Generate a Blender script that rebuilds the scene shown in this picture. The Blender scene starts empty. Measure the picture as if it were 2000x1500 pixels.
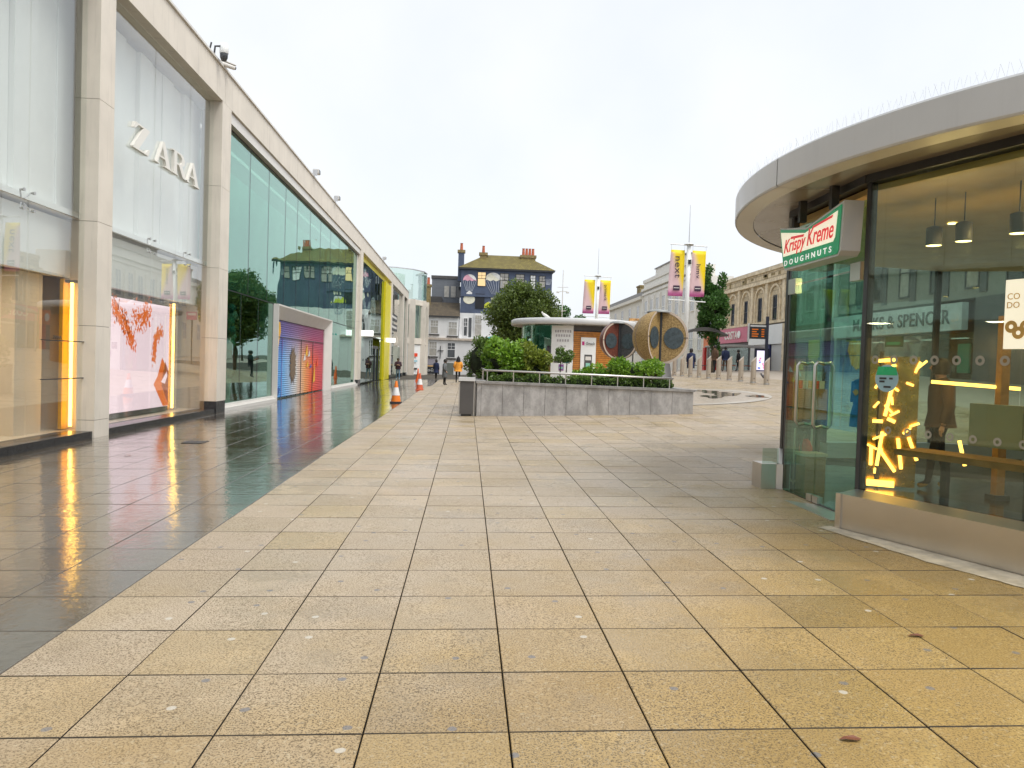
import bpy, math, random
import numpy as np
from mathutils import Vector, Matrix
random.seed(7)
rng = np.random.default_rng(7)
SC = bpy.context.scene
COL = SC.collection

# ------------------------------------------------------------------ camera, sky, sun, exposure
FPX = 1485.0
ROLL, PITCH, YAW, EYE = math.radians(1.8), math.radians(-1.474), math.radians(3.42), 1.55
F_ = Vector((math.sin(YAW)*math.cos(PITCH), math.cos(YAW)*math.cos(PITCH), math.sin(PITCH)))
R0 = F_.cross(Vector((0, 0, 1))).normalized()
U0 = R0.cross(F_)
R_ = R0*math.cos(ROLL) + U0*math.sin(ROLL)
U_ = -R0*math.sin(ROLL) + U0*math.cos(ROLL)
cam = bpy.data.cameras.new('camera')
cam.sensor_width = 36.0
cam.lens = FPX/2000*36.0
cam.clip_start, cam.clip_end = 0.05, 3000
camo = bpy.data.objects.new('camera', cam)
COL.objects.link(camo)
camo.matrix_world = Matrix(((R_.x, U_.x, -F_.x, 0), (R_.y, U_.y, -F_.y, 0), (R_.z, U_.z, -F_.z, EYE), (0, 0, 0, 1)))
SC.camera = camo

SUN_EL, SUN_AZ = math.radians(60), math.radians(128)
w = bpy.data.worlds.new('World')
SC.world = w
w.use_nodes = True
nt = w.node_tree
nt.nodes.clear()
out = nt.nodes.new('ShaderNodeOutputWorld')
sky = nt.nodes.new('ShaderNodeTexSky')
sky.sky_type = 'NISHITA'
sky.sun_disc = False
sky.sun_elevation, sky.sun_rotation = SUN_EL, SUN_AZ
sky.air_density, sky.dust_density = 1.0, 3.0
hs = nt.nodes.new('ShaderNodeHueSaturation')
hs.inputs['Saturation'].default_value = 0.22
b1 = nt.nodes.new('ShaderNodeBackground')
b1.inputs['Strength'].default_value = 0.035
nt.links.new(sky.outputs[0], hs.inputs['Color'])
nt.links.new(hs.outputs[0], b1.inputs['Color'])
tc = nt.nodes.new('ShaderNodeTexCoord')
nz = nt.nodes.new('ShaderNodeTexNoise')
nz.inputs['Scale'].default_value = 3.0
nz.inputs['Detail'].default_value = 5
nt.links.new(tc.outputs['Generated'], nz.inputs['Vector'])
cr = nt.nodes.new('ShaderNodeValToRGB')
cr.color_ramp.elements[0].position, cr.color_ramp.elements[1].position = 0.3, 0.72
cr.color_ramp.elements[0].color = (0.78, 0.835, 0.90, 1)
cr.color_ramp.elements[1].color = (0.95, 0.965, 0.99, 1)
nt.links.new(nz.outputs['Fac'], cr.inputs[0])
b2 = nt.nodes.new('ShaderNodeBackground')
b2.inputs['Strength'].default_value = 0.55
nt.links.new(cr.outputs[0], b2.inputs['Color'])
ad = nt.nodes.new('ShaderNodeAddShader')
nt.links.new(b1.outputs[0], ad.inputs[0])
nt.links.new(b2.outputs[0], ad.inputs[1])
nt.links.new(ad.outputs[0], out.inputs['Surface'])

sd = bpy.data.lights.new('sun', 'SUN')
sd.energy, sd.angle, sd.color = 1.5, math.radians(35), (1.0, 0.96, 0.9)
so = bpy.data.objects.new('sun', sd)
COL.objects.link(so)
sdir = Vector((math.sin(SUN_AZ)*math.cos(SUN_EL), math.cos(SUN_AZ)*math.cos(SUN_EL), math.sin(SUN_EL)))
so.rotation_euler = sdir.to_track_quat('Z', 'Y').to_euler()
so.location = (0, 0, 40)

vs = SC.view_settings
vs.view_transform, vs.look, vs.gamma, vs.exposure = 'Standard', 'None', 1.0, 0.7
vs.use_curve_mapping = False
SC.cycles.use_denoising = True
SC.cycles.max_bounces, SC.cycles.transparent_max_bounces = 8, 24
SC.cycles.diffuse_bounces, SC.cycles.glossy_bounces = 3, 4
SC.cycles.caustics_reflective = SC.cycles.caustics_refractive = False
SC.cycles.sample_clamp_indirect = 6

# ------------------------------------------------------------------ ground shape
CP = []
for x in (-5, -2.5, 0, 2, 3.6):
    for y in (0, 3, 6, 9, 12):
        CP.append((x, y, .0152*x + .0074*y))
CP += [(-6.8, y, z) for y, z in ((0, -.10), (8, -.03), (14, 0), (20, .02), (30, 0), (45, 0), (60, 0), (90, 0))]
CP += [(-20, 0, -.2), (-20, 30, 0), (-20, 90, 0), (-2.5, 26, .11), (-1.4, 48, .1), (-2, 70, .08), (.3, 20, .15), (6.2, 20, .39),
       (11, 32, 1.04), (11, 43, 1.17), (20, 72, 1.45), (30, 30, 1.7), (30, 10, 1.2), (30, 90, 1.8), (5, 8, .12), (6, 6, .12),
       (8, 8, .15), (11, 9, .2), (8, 12, .2), (12, 13, .35), (0, 95, .1), (6, 60, .6), (8, 0, .15), (0, -10, -.1), (10, -10, .1), (-8, -10, -.15), (30, -10, .8)]
CP = np.array(CP)
def _phi(d2):
    return np.where(d2 > 1e-12, .5*d2*np.log(np.maximum(d2, 1e-12)), 0)
_n = len(CP)
_K = _phi(((CP[:, None, :2] - CP[None, :, :2])**2).sum(-1)) + .5*np.eye(_n)
_Pm = np.c_[np.ones(_n), CP[:, :2]]
_W = np.linalg.solve(np.block([[_K, _Pm], [_Pm.T, np.zeros((3, 3))]]), np.r_[CP[:, 2], 0, 0, 0])
def g(x, y):
    x = min(max(x, -20), 30); y = min(max(y, -10), 95)
    d2 = (x - CP[:, 0])**2 + (y - CP[:, 1])**2
    return float(_W[:-3] @ _phi(d2) + _W[-3] + _W[-2]*x + _W[-1]*y)

# ------------------------------------------------------------------ mesh and object helpers
def V(*a): return Vector(a)
def lerp_(a, b, t): return a+(b-a)*t
class MB:
    def __init__(s): s.v, s.f, s.m = [], [], []
    def add(s, vs_, fs, mi=0):
        o = len(s.v); s.v += [tuple(p) for p in vs_]
        for q in fs: s.f.append(tuple(i + o for i in q)); s.m.append(mi)
        return s
    def box(s, x0, x1, y0, y1, z0, z1, mi=0):
        return s.add([(x0,y0,z0),(x1,y0,z0),(x1,y1,z0),(x0,y1,z0),(x0,y0,z1),(x1,y0,z1),(x1,y1,z1),(x0,y1,z1)],
                     [(0,3,2,1),(4,5,6,7),(0,1,5,4),(1,2,6,5),(2,3,7,6),(3,0,4,7)], mi)
    def cbox(s, c, hx, hy, hz, ax=None, mi=0):          # box round c with half sizes along three axes
        X, Y, Z = ax or (V(1,0,0), V(0,1,0), V(0,0,1)); c = Vector(c)
        P = [c + X*(a*hx) + Y*(b*hy) + Z*(d*hz) for d in (-1,1) for b in (-1,1) for a in (-1,1)]
        return s.add(P, [(0,2,3,1),(4,5,7,6),(0,1,5,4),(1,3,7,5),(3,2,6,7),(2,0,4,6)], mi)
    def wall(s, a, b, z0, z1, t, mi=0):                 # upright slab from a to b (xy), thickness t centred
        a, b = Vector((a[0],a[1],0)), Vector((b[0],b[1],0)); d = b - a; L = d.length; d.normalize()
        n = V(-d.y, d.x, 0); c = (a + b)/2
        return s.cbox((c.x, c.y, (z0+z1)/2), L/2, t/2, (z1-z0)/2, (d, n, V(0,0,1)), mi)
    def prism(s, poly, ext, mi=0):                      # polygon (3d) pushed along ext
        n = len(poly); ext = Vector(ext)
        P = [Vector(p) for p in poly] + [Vector(p) + ext for p in poly]
        return s.add(P, [tuple(range(n-1, -1, -1)), tuple(range(n, 2*n))] + [(i, (i+1) % n, n+(i+1) % n, n+i) for i in range(n)], mi)
    def tube(s, pts, r, n=8, mi=0, cap=True):
        pts = [Vector(p) for p in pts]; rs = r if isinstance(r, (list, tuple)) else [r]*len(pts)
        o = len(s.v); k = len(pts); prev = None
        for i, p in enumerate(pts):
            d = (pts[min(i+1, k-1)] - pts[max(i-1, 0)]).normalized()
            if prev is None:
                u = d.orthogonal().normalized()
            else:
                u = prev - d*prev.dot(d)
                u = u.normalized() if u.length > 1e-6 else d.orthogonal().normalized()
            prev = u; v = d.cross(u)
            for j in range(n):
                a = 2*math.pi*j/n
                s.v.append(tuple(p + u*(rs[i]*math.cos(a)) + v*(rs[i]*math.sin(a))))
        for i in range(k-1):
            for j in range(n):
                s.f.append((o+i*n+j, o+i*n+(j+1) % n, o+(i+1)*n+(j+1) % n, o+(i+1)*n+j)); s.m.append(mi)
        if cap:
            s.f.append(tuple(o+j for j in range(n-1, -1, -1))); s.m.append(mi)
            s.f.append(tuple(o+(k-1)*n+j for j in range(n))); s.m.append(mi)
        return s
    def lathe(s, prof, c, n=24, a0=0., a1=2*math.pi, mi=0, sx=1., sy=1.):
        full = abs(a1-a0-2*math.pi) < 1e-6; o = len(s.v); m = n if full else n+1
        for r, z in prof:
            for j in range(m):
                a = a0 + (a1-a0)*j/n
                s.v.append((c[0]+r*sx*math.cos(a), c[1]+r*sy*math.sin(a), c[2]+z))
        for i in range(len(prof)-1):
            for j in range(n):
                k = (j+1) % m
                s.f.append((o+i*m+j, o+i*m+k, o+(i+1)*m+k, o+(i+1)*m+j)); s.m.append(mi)
        return s
    def ball(s, c, rx, ry=None, rz=None, n=14, h=9, mi=0):
        ry = ry or rx; rz = rz or rx
        prof = [(max(1e-4, math.sin(math.pi*i/h)), -math.cos(math.pi*i/h)*rz) for i in range(h+1)]
        return s.lathe(prof, c, n, mi=mi, sx=rx, sy=ry)
    def build(s, name, mats, parent=None, smooth=False):
        me = bpy.data.meshes.new(name)
        o = origin(parent)
        vv = [(a-o[0], b-o[1], c-o[2]) for a, b, c in s.v] if parent else s.v
        me.from_pydata(vv, [], s.f)
        mats = mats if isinstance(mats, (list, tuple)) else [mats]
        for m in mats: me.materials.append(m)
        if len(mats) > 1: me.polygons.foreach_set('material_index', s.m)
        if smooth: me.polygons.foreach_set('use_smooth', [True]*len(me.polygons))
        me.update()
        ob = bpy.data.objects.new(name, me); COL.objects.link(ob)
        if parent: ob.parent = parent; ORI[ob.name] = o
        return ob
ORI = {}
def origin(p): return ORI.get(p.name, (0, 0, 0)) if p else (0, 0, 0)
def tag(o, label, cat, group=None):
    o['label'] = label; o['category'] = cat
    if group: o['group'] = group
    return o
def thing(name, label, cat, loc=(0,0,0), group=None):
    o = bpy.data.objects.new(name, None); COL.objects.link(o); o.location = loc; o.empty_display_size = .2
    ORI[o.name] = tuple(loc); return tag(o, label, cat, group)
def struct(o): o['kind'] = 'structure'; return o
def stuff(o): o['kind'] = 'stuff'; return o
def dup(root, loc, label, rz=0.):
    r = root.copy(); COL.objects.link(r); r.location = loc; r['label'] = label; ORI[r.name] = tuple(loc)
    r.rotation_euler = (0, 0, rz)
    for ch in list(root.children):
        c = ch.copy(); COL.objects.link(c); c.parent = r
        for gch in ch.children:
            d = gch.copy(); COL.objects.link(d); d.parent = c
    return r
def text_part(name, body, o, right, up, width, height, m, parent, ext=.01, shear=0., bold=0., spacing=1.):
    cu = bpy.data.curves.new('t', 'FONT'); cu.body = body; cu.size = 1; cu.extrude = .5; cu.shear = shear; cu.offset = bold; cu.space_character = spacing
    cu.resolution_u = 3
    to = bpy.data.objects.new('t', cu); COL.objects.link(to)
    bpy.context.view_layer.update()
    me = bpy.data.meshes.new_from_object(to.evaluated_get(bpy.context.evaluated_depsgraph_get()))
    bpy.data.objects.remove(to); bpy.data.curves.remove(cu)
    a = np.empty(len(me.vertices)*3); me.vertices.foreach_get('co', a); a = a.reshape(-1, 3)
    lo, hi = a.min(0), a.max(0); a = (a-lo)/np.maximum(hi-lo, 1e-6)
    right, up = Vector(right).normalized(), Vector(up).normalized(); nn = right.cross(up)
    og = Vector(o) - Vector(origin(parent))
    M = np.array([right*width, up*height, nn*ext])
    a = a @ M + np.array(og)
    me.vertices.foreach_set('co', a.ravel()); me.materials.clear(); me.materials.append(m); me.name = name; me.update()
    ob = bpy.data.objects.new(name, me); COL.objects.link(ob); ob.parent = parent
    ORI[ob.name] = origin(parent)
    return ob

# ------------------------------------------------------------------ materials
def _new(name):
    m = bpy.data.materials.new(name); m.use_nodes = True; n = m.node_tree; n.nodes.clear()
    o = n.nodes.new('ShaderNodeOutputMaterial'); return m, n, o
def N(n, t, **kw):
    x = n.nodes.new('ShaderNode'+t)
    for k, v in kw.items():
        if hasattr(x, k) and k not in ('Scale',): setattr(x, k, v)
        else: x.inputs[k].default_value = v
    return x
def math_(n, op, a, b=None, c=None, clamp=False):
    x = n.nodes.new('ShaderNodeMath'); x.operation = op; x.use_clamp = clamp
    for i, q in enumerate((a, b, c)):
        if q is None: continue
        if isinstance(q, (int, float)): x.inputs[i].default_value = q
        else: n.links.new(q, x.inputs[i])
    return x.outputs[0]
def mix(n, fac, a, b):
    x = n.nodes.new('ShaderNodeMix'); x.data_type = 'RGBA'
    for i, q in ((0, fac), (6, a), (7, b)):
        if isinstance(q, (int, float)): x.inputs[i].default_value = q
        elif isinstance(q, (tuple, list)): x.inputs[i].default_value = (*q[:3], 1)
        else: n.links.new(q, x.inputs[i])
    return x.outputs[2]
def smooth01(n, val, lo, hi):
    x = n.nodes.new('ShaderNodeMapRange'); x.interpolation_type = 'SMOOTHSTEP'
    n.links.new(val, x.inputs[0]); x.inputs[1].default_value = lo; x.inputs[2].default_value = hi
    return x.outputs[0]
def pos(n): return n.nodes.new('ShaderNodeNewGeometry').outputs['Position']
def noise_(n, vec, scale, detail=4, rough=.5):
    x = N(n, 'TexNoise'); x.inputs['Scale'].default_value = scale; x.inputs['Detail'].default_value = detail; x.inputs['Roughness'].default_value = rough
    n.links.new(vec, x.inputs['Vector']); return x.outputs['Fac']
def bump_(n, h, strength, dist=.01):
    x = N(n, 'Bump'); x.inputs['Strength'].default_value = strength; x.inputs['Distance'].default_value = dist
    n.links.new(h, x.inputs['Height']); return x.outputs[0]
def scl(c, k): return tuple(min(1, max(0, a*k)) for a in c[:3])
def mat(name, col, rough=.6, metal=0., var=.12, scale=2.5, bump=.15, bscale=60., emit=0., spec=.5, col2=None, streak=0., rvar=.2):
    m, n, o = _new(name); P = pos(n)
    f = smooth01(n, noise_(n, P, scale, 5, .6), .3, .7)
    c = mix(n, f, scl(col, 1-var), col2 or scl(col, 1+var))
    if streak:                                          # rain streaks running down
        mp = N(n, 'Mapping'); mp.inputs['Scale'].default_value = (3, 3, .25); n.links.new(P, mp.inputs[0])
        c = mix(n, math_(n, 'MULTIPLY', smooth01(n, noise_(n, mp.outputs[0], 2.5, 6, .65), .5, .75), streak), c, scl(col, .45))
    b = N(n, 'BsdfPrincipled'); n.links.new(c, b.inputs['Base Color'])
    b.inputs['Metallic'].default_value = metal; b.inputs['Specular IOR Level'].default_value = spec
    rr = math_(n, 'MULTIPLY_ADD', noise_(n, P, scale*3, 3), rvar, rough-rvar/2, True); n.links.new(rr, b.inputs['Roughness'])
    if bump: n.links.new(bump_(n, noise_(n, P, bscale, 3), bump, .004), b.inputs['Normal'])
    if emit:
        n.links.new(c, b.inputs['Emission Color']); b.inputs['Emission Strength'].default_value = emit
    n.links.new(b.outputs[0], o.inputs[0]); return m
def glass(name, tint, refl=(1,1,1), base=.06, wav=.0, rough=0.):
    m, n, o = _new(name); P = pos(n)
    t = N(n, 'BsdfTransparent'); t.inputs[0].default_value = (*tint, 1)
    gl = N(n, 'BsdfGlossy'); gl.inputs['Color'].default_value = (*refl, 1); gl.inputs['Roughness'].default_value = rough
    lw = N(n, 'LayerWeight'); lw.inputs['Blend'].default_value = .5
    f = math_(n, 'MULTIPLY_ADD', math_(n, 'POWER', lw.outputs['Facing'], 4.), 1-base, base, True)
    if wav:
        n.links.new(bump_(n, noise_(n, P, .55, 1), wav, .2), gl.inputs['Normal'])
    x = N(n, 'MixShader'); n.links.new(f, x.inputs[0]); n.links.new(t.outputs[0], x.inputs[1]); n.links.new(gl.outputs[0], x.inputs[2])
    n.links.new(x.outputs[0], o.inputs[0]); return m
def emis(name, col, s):
    m, n, o = _new(name); e = N(n, 'Emission'); c = mix(n, noise_(n, pos(n), 6, 2), scl(col, .96), col)
    n.links.new(c, e.inputs[0]); e.inputs[1].default_value = s; n.links.new(e.outputs[0], o.inputs[0]); return m
def leafmat(name, a, b, c=None, rough=.45):
    m, n, o = _new(name); ge = n.nodes.new('ShaderNodeNewGeometry')
    cr = N(n, 'ValToRGB'); e = cr.color_ramp.elements
    e[0].color = (*a, 1); e[1].color = (*b, 1)
    if c: x = e.new(.93); x.color = (*b, 1); e[-1].color = (*c, 1)
    k = math_(n, 'MULTIPLY_ADD', noise_(n, ge.outputs['Position'], 1.6, 2), .6, math_(n, 'MULTIPLY', ge.outputs['Random Per Island'], .7))
    n.links.new(math_(n, 'SUBTRACT', k, .12, None, True), cr.inputs[0])
    b_ = N(n, 'BsdfPrincipled'); n.links.new(cr.outputs[0], b_.inputs['Base Color']); b_.inputs['Roughness'].default_value = rough
    tr = N(n, 'BsdfTranslucent'); n.links.new(cr.outputs[0], tr.inputs[0])
    x = N(n, 'MixShader'); x.inputs[0].default_value = .3; n.links.new(b_.outputs[0], x.inputs[1]); n.links.new(tr.outputs[0], x.inputs[2])
    n.links.new(x.outputs[0], o.inputs[0]); return m

SL = .6; X0, Y0 = -.382, 3.107        # paving module and joint lines
def slabmat(name, wet):
    m, n, o = _new(name); P = pos(n)
    sn = N(n, 'VectorMath', operation='SNAP'); off = N(n, 'VectorMath', operation='ADD')
    off.inputs[1].default_value = (-X0, -Y0, 50); n.links.new(P, off.inputs[0]); n.links.new(off.outputs[0], sn.inputs[0]); sn.inputs[1].default_value = (SL, SL, 200)
    wn = N(n, 'TexWhiteNoise'); n.links.new(sn.outputs[0], wn.inputs['Vector'])
    rnd, rc = wn.outputs['Value'], wn.outputs['Color']
    sp = N(n, 'SeparateColor'); n.links.new(rc, sp.inputs[0])
    speck = smooth01(n, noise_(n, P, 112, 2, .75), .49, .60)
    speck2 = smooth01(n, noise_(n, P, 48, 2, .6), .58, .68)
    big = noise_(n, P, .5, 4, .6)
    px = N(n, 'SeparateXYZ'); n.links.new(P, px.inputs[0])
    if not wet:
        c = mix(n, rnd, (.41, .33, .235), (.56, .465, .355)); c = mix(n, math_(n, 'MULTIPLY', smooth01(n, sp.outputs[1], .75, .95), .5), c, (.50, .40, .31))
        c = mix(n, math_(n, 'MULTIPLY', smooth01(n, sp.outputs[0], .6, 1.), .45), c, (.52, .36, .12))
        c = mix(n, math_(n, 'MULTIPLY', smooth01(n, big, .45, .72), .45), c, (.36, .265, .12))
        # yellower tone round the kiosk and in the near rows, broken up by noise
        yv = math_(n, 'SUBTRACT', math_(n, 'MULTIPLY_ADD', px.outputs[0], .55, 3.7), math_(n, 'MULTIPLY', px.outputs[1], .5))
        yv = math_(n, 'ADD', yv, math_(n, 'MULTIPLY', math_(n, 'SUBTRACT', noise_(n, P, 1.2, 4, .6), .5), 2.2))
        yel = math_(n, 'MULTIPLY', smooth01(n, yv, .1, 3.1), .9)
        c = mix(n, yel, c, mix(n, sp.outputs[1], (.32, .195, .042), (.42, .275, .08)))
        c = mix(n, math_(n, 'MULTIPLY', math_(n, 'MULTIPLY_ADD', sp.outputs[2], .35, .60), speck), c, (.095, .066, .03))
        c = mix(n, math_(n, 'MULTIPLY', speck2, .3), c, (.6, .52, .36))
        damp = smooth01(n, math_(n, 'MULTIPLY_ADD', noise_(n, P, 2.1, 6, .65), .75, math_(n, 'MULTIPLY', rnd, .28)), .50, .62)
        c = mix(n, math_(n, 'MULTIPLY', damp, .35), c, mix(n, .5, c, (.12, .08, .03)))
        edge = smooth01(n, noise_(n, P, 6, 5, .7), .60, .72)
        c = mix(n, math_(n, 'MULTIPLY', edge, .30), c, (.20, .16, .10))
        # trodden gum
        vo = N(n, 'TexVoronoi'); vo.voronoi_dimensions = '2D'; vo.inputs['Scale'].default_value = 2.6; n.links.new(P, vo.inputs['Vector'])
        vs_ = N(n, 'SeparateColor'); n.links.new(vo.outputs['Color'], vs_.inputs[0])
        d2 = math_(n, 'ADD', vo.outputs['Distance'], math_(n, 'MULTIPLY', noise_(n, P, 30, 2), .03))
        gum = math_(n, 'MULTIPLY', math_(n, 'SUBTRACT', 1., smooth01(n, d2, .058, .078)), math_(n, 'GREATER_THAN', vs_.outputs[0], .55))
        c = mix(n, math_(n, 'MULTIPLY', gum, .75), c, mix(n, math_(n, 'GREATER_THAN', vs_.outputs[1], .68), (.15, .155, .17), (.56, .53, .46)))
        # pale water-worn strip
        rgh = math_(n, 'MULTIPLY_ADD', smooth01(n, noise_(n, P, .8, 4, .6), .35, .7), .26, .36)
        rgh = math_(n, 'ADD', rgh, math_(n, 'MULTIPLY', speck, .2)); rgh = math_(n, 'SUBTRACT', rgh, math_(n, 'MULTIPLY', damp, .16), None, True)
        bh = noise_(n, P, 110, 3, .6); bs = .34; coat = .05
    else:
        c = mix(n, rnd, (.062, .048, .029), (.10, .08, .052))
        c = mix(n, math_(n, 'MULTIPLY', smooth01(n, big, .4, .7), .5), c, (.125, .10, .07))
        c = mix(n, math_(n, 'MULTIPLY', speck, .25), c, (.07, .06, .05))
        rgh = math_(n, 'MULTIPLY_ADD', smooth01(n, noise_(n, P, 1.1, 4, .6), .4, .75), .22, .08)
        bh = math_(n, 'ADD', noise_(n, P, 9, 3, .6), math_(n, 'MULTIPLY', noise_(n, P, 60, 2), .25)); bs = .40; coat = .9
    b = N(n, 'BsdfPrincipled'); n.links.new(c, b.inputs['Base Color']); n.links.new(rgh, b.inputs['Roughness'])
    b.inputs['Coat Weight'].default_value = coat; b.inputs['Specular IOR Level'].default_value = .3 if wet else .5; b.inputs['Coat Roughness'].default_value = .05 if wet else .14
    bp = bump_(n, bh, bs, .006); n.links.new(bp, b.inputs['Normal'])
    if wet: n.links.new(bump_(n, math_(n, 'ADD', noise_(n, P, 2.6, 2), math_(n, 'MULTIPLY', noise_(n, P, 14, 3), .6)), .30, .014), b.inputs['Coat Normal'])
    n.links.new(b.outputs[0], o.inputs[0]); return m
DRY, WET = slabmat('tan_slab_stone', False), slabmat('wet_smooth_slab_stone', True)
MJ = mat('paving_joint_grit', (.055, .045, .032), .9, var=.3, scale=20)
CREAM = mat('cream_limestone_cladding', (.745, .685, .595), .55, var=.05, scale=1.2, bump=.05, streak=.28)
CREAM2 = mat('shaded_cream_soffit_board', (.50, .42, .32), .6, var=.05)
WHITE = mat('white_render_paint', (.78, .78, .78), .6, var=.03, scale=1.5, bump=.08, streak=.12)
WHITEP = mat('white_lacquer_panel', (.87, .885, .875), .35, var=.02, bump=.0)
OFFW = mat('off_white_metal', (.74, .72, .68), .4, var=.03, bump=.03)
BLACKST = mat('black_granite_plinth', (.025, .026, .028), .25, var=.5, scale=60, bump=.03)
DARK = mat('dark_metal', (.03, .032, .036), .4, var=.2)
GREYD = mat('charcoal_painted_metal', (.085, .08, .078), .5, var=.08)
STEEL = mat('brushed_stainless_steel', (.63, .60, .555), .34, metal=1., var=.05, scale=.9, rvar=.03, bump=.0, bscale=200)
STEELM = mat('galvanised_metal', (.55, .55, .55), .4, metal=.8, var=.08)
BEIGE = mat('beige_shop_wall', (.66, .50, .32), .5, var=.03, scale=.8, bump=.02)
BEIGE2 = mat('pale_beige_shop_panel', (.62, .53, .42), .45, var=.03, scale=.8, bump=.02)
GLZ = glass('clear_shop_glass', (.965, .98, .968), (1, 1, 1), .05, .015)
GLG = glass('green_tinted_glass', (.54, .75, .67), (.74, .95, .87), .20, .05)
GLY = glass('dark_tinted_shop_glass', (.55, .62, .60), (.8, .9, .88), .16, .05)
GLK = glass('kiosk_glass', (.80, .87, .82), (.92, 1, .96), .05, .012)
GLD = glass('green_door_glass', (.66, .86, .78), (.8, 1, .95), .05, .012)
WINP = mat('window_pane_glass', (.045, .05, .055), .08, var=.4, scale=.6, bump=.0, spec=.7)
WINL = mat('curtained_window_pane', (.42, .40, .36), .15, var=.15, scale=3, bump=.0)
LEDY = emis('yellow_led_tube', (1., .58, .12), 5.)
LEDG = mat('gold_lacquer_reveal', (.75, .42, .05), .4, var=.1)
CONCR = None
def concrete(name, col):
    m, n, o = _new(name); P = pos(n)
    mp = N(n, 'Mapping'); mp.inputs['Scale'].default_value = (1.4, 1.4, .8); n.links.new(P, mp.inputs[0])
    f = smooth01(n, noise_(n, mp.outputs[0], 2.6, 8, .7), .35, .68)
    c = mix(n, f, scl(col, .72), scl(col, 1.2))
    c = mix(n, math_(n, 'MULTIPLY', smooth01(n, noise_(n, P, 22, 5, .7), .52, .7), .45), c, scl(col, .5))
    b = N(n, 'BsdfPrincipled'); n.links.new(c, b.inputs['Base Color']); b.inputs['Roughness'].default_value = .6
    n.links.new(bump_(n, noise_(n, P, 70, 4), .25, .005), b.inputs['Normal']); n.links.new(b.outputs[0], o.inputs[0]); return m
GRAN = concrete('weathered_grey_granite', (.40, .39, .385))
COPE = concrete('grey_stone_coping', (.30, .29, .28))
def brickmat(name, c1, c2, mo, sx, sz, axis, var=.5, bump=.4, tile=False):
    m, n, o = _new(name); P = pos(n); s = N(n, 'SeparateXYZ'); n.links.new(P, s.inputs[0]); cb = N(n, 'CombineXYZ')
    n.links.new(s.outputs[1 if axis == 'y' else 0], cb.inputs[0]); n.links.new(s.outputs[2], cb.inputs[1])
    t = N(n, 'TexBrick'); n.links.new(cb.outputs[0], t.inputs['Vector'])
    t.inputs['Scale'].default_value = 1; t.inputs['Brick Width'].default_value = sx; t.inputs['Row Height'].default_value = sz
    t.inputs['Mortar Size'].default_value = min(sx, sz)*.07; t.inputs['Color1'].default_value = (*c1, 1); t.inputs['Color2'].default_value = (*c2, 1); t.inputs['Mortar'].default_value = (*mo, 1)
    c = mix(n, math_(n, 'MULTIPLY', smooth01(n, noise_(n, P, 1.3, 6, .7), .4, .72), var), t.outputs[0], scl(c1, .45))
    b = N(n, 'BsdfPrincipled'); n.links.new(c, b.inputs['Base Color']); b.inputs['Roughness'].default_value = .8
    h = math_(n, 'ADD', math_(n, 'MULTIPLY', t.outputs['Fac'], -1.), math_(n, 'MULTIPLY', noise_(n, P, 9, 4), .8))
    n.links.new(bump_(n, h, bump, .03), b.inputs['Normal']); n.links.new(b.outputs[0], o.inputs[0]); return m
MOSS = brickmat('mossy_roof_tiles', (.22, .18, .045), (.15, .12, .035), (.05, .045, .02), .3, .22, 'x', .6, .8)
SLATE = brickmat('brown_roof_tiles', (.13, .10, .06), (.085, .065, .045), (.03, .025, .02), .28, .2, 'x', .5, .8)
BLUE = mat('navy_painted_render', (.075, .10, .165), .6, var=.12, scale=1.2, bump=.2, streak=.25)
GREYC = brickmat('grey_cladding_boards', (.20, .215, .24), (.18, .195, .22), (.10, .11, .12), 3., .16, 'x', .1, .3)
STONE = brickmat('old_cream_ashlar', (.76, .64, .44), (.64, .52, .34), (.36, .28, .18), .62, .34, 'y', .75, .8)
STONEP = mat('carved_cream_stone', (.74, .63, .45), .8, var=.2, scale=3, bump=.4, bscale=25, streak=.5)
CREAMW = mat('cream_stucco', (.80, .76, .66), .7, var=.04, streak=.15)
REDB = mat('red_clay', (.50, .13, .06), .7, var=.2, scale=8)
CHIM = mat('weathered_chimney_brick', (.26, .20, .09), .8, var=.3, scale=5, bump=.5, bscale=20)
TRUNK = mat('bark', (.10, .075, .05), .9, var=.3, scale=10, bump=.6, bscale=25)
LF_TREE = leafmat('broad_tree_leaves', (.03, .06, .012), (.18, .25, .05), (.28, .20, .05))
LF_TREE2 = leafmat('upright_tree_leaves', (.02, .07, .014), (.11, .25, .045))
LF_HEDGE = leafmat('laurel_leaves', (.05, .15, .012), (.30, .50, .05), (.45, .45, .09), .3)
LF_DARK = leafmat('clipped_hedge_leaves', (.03, .075, .012), (.17, .27, .05), (.28, .18, .08))
LF_BROWN = leafmat('dry_brown_leaves', (.035, .02, .012), (.13, .07, .03))
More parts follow.
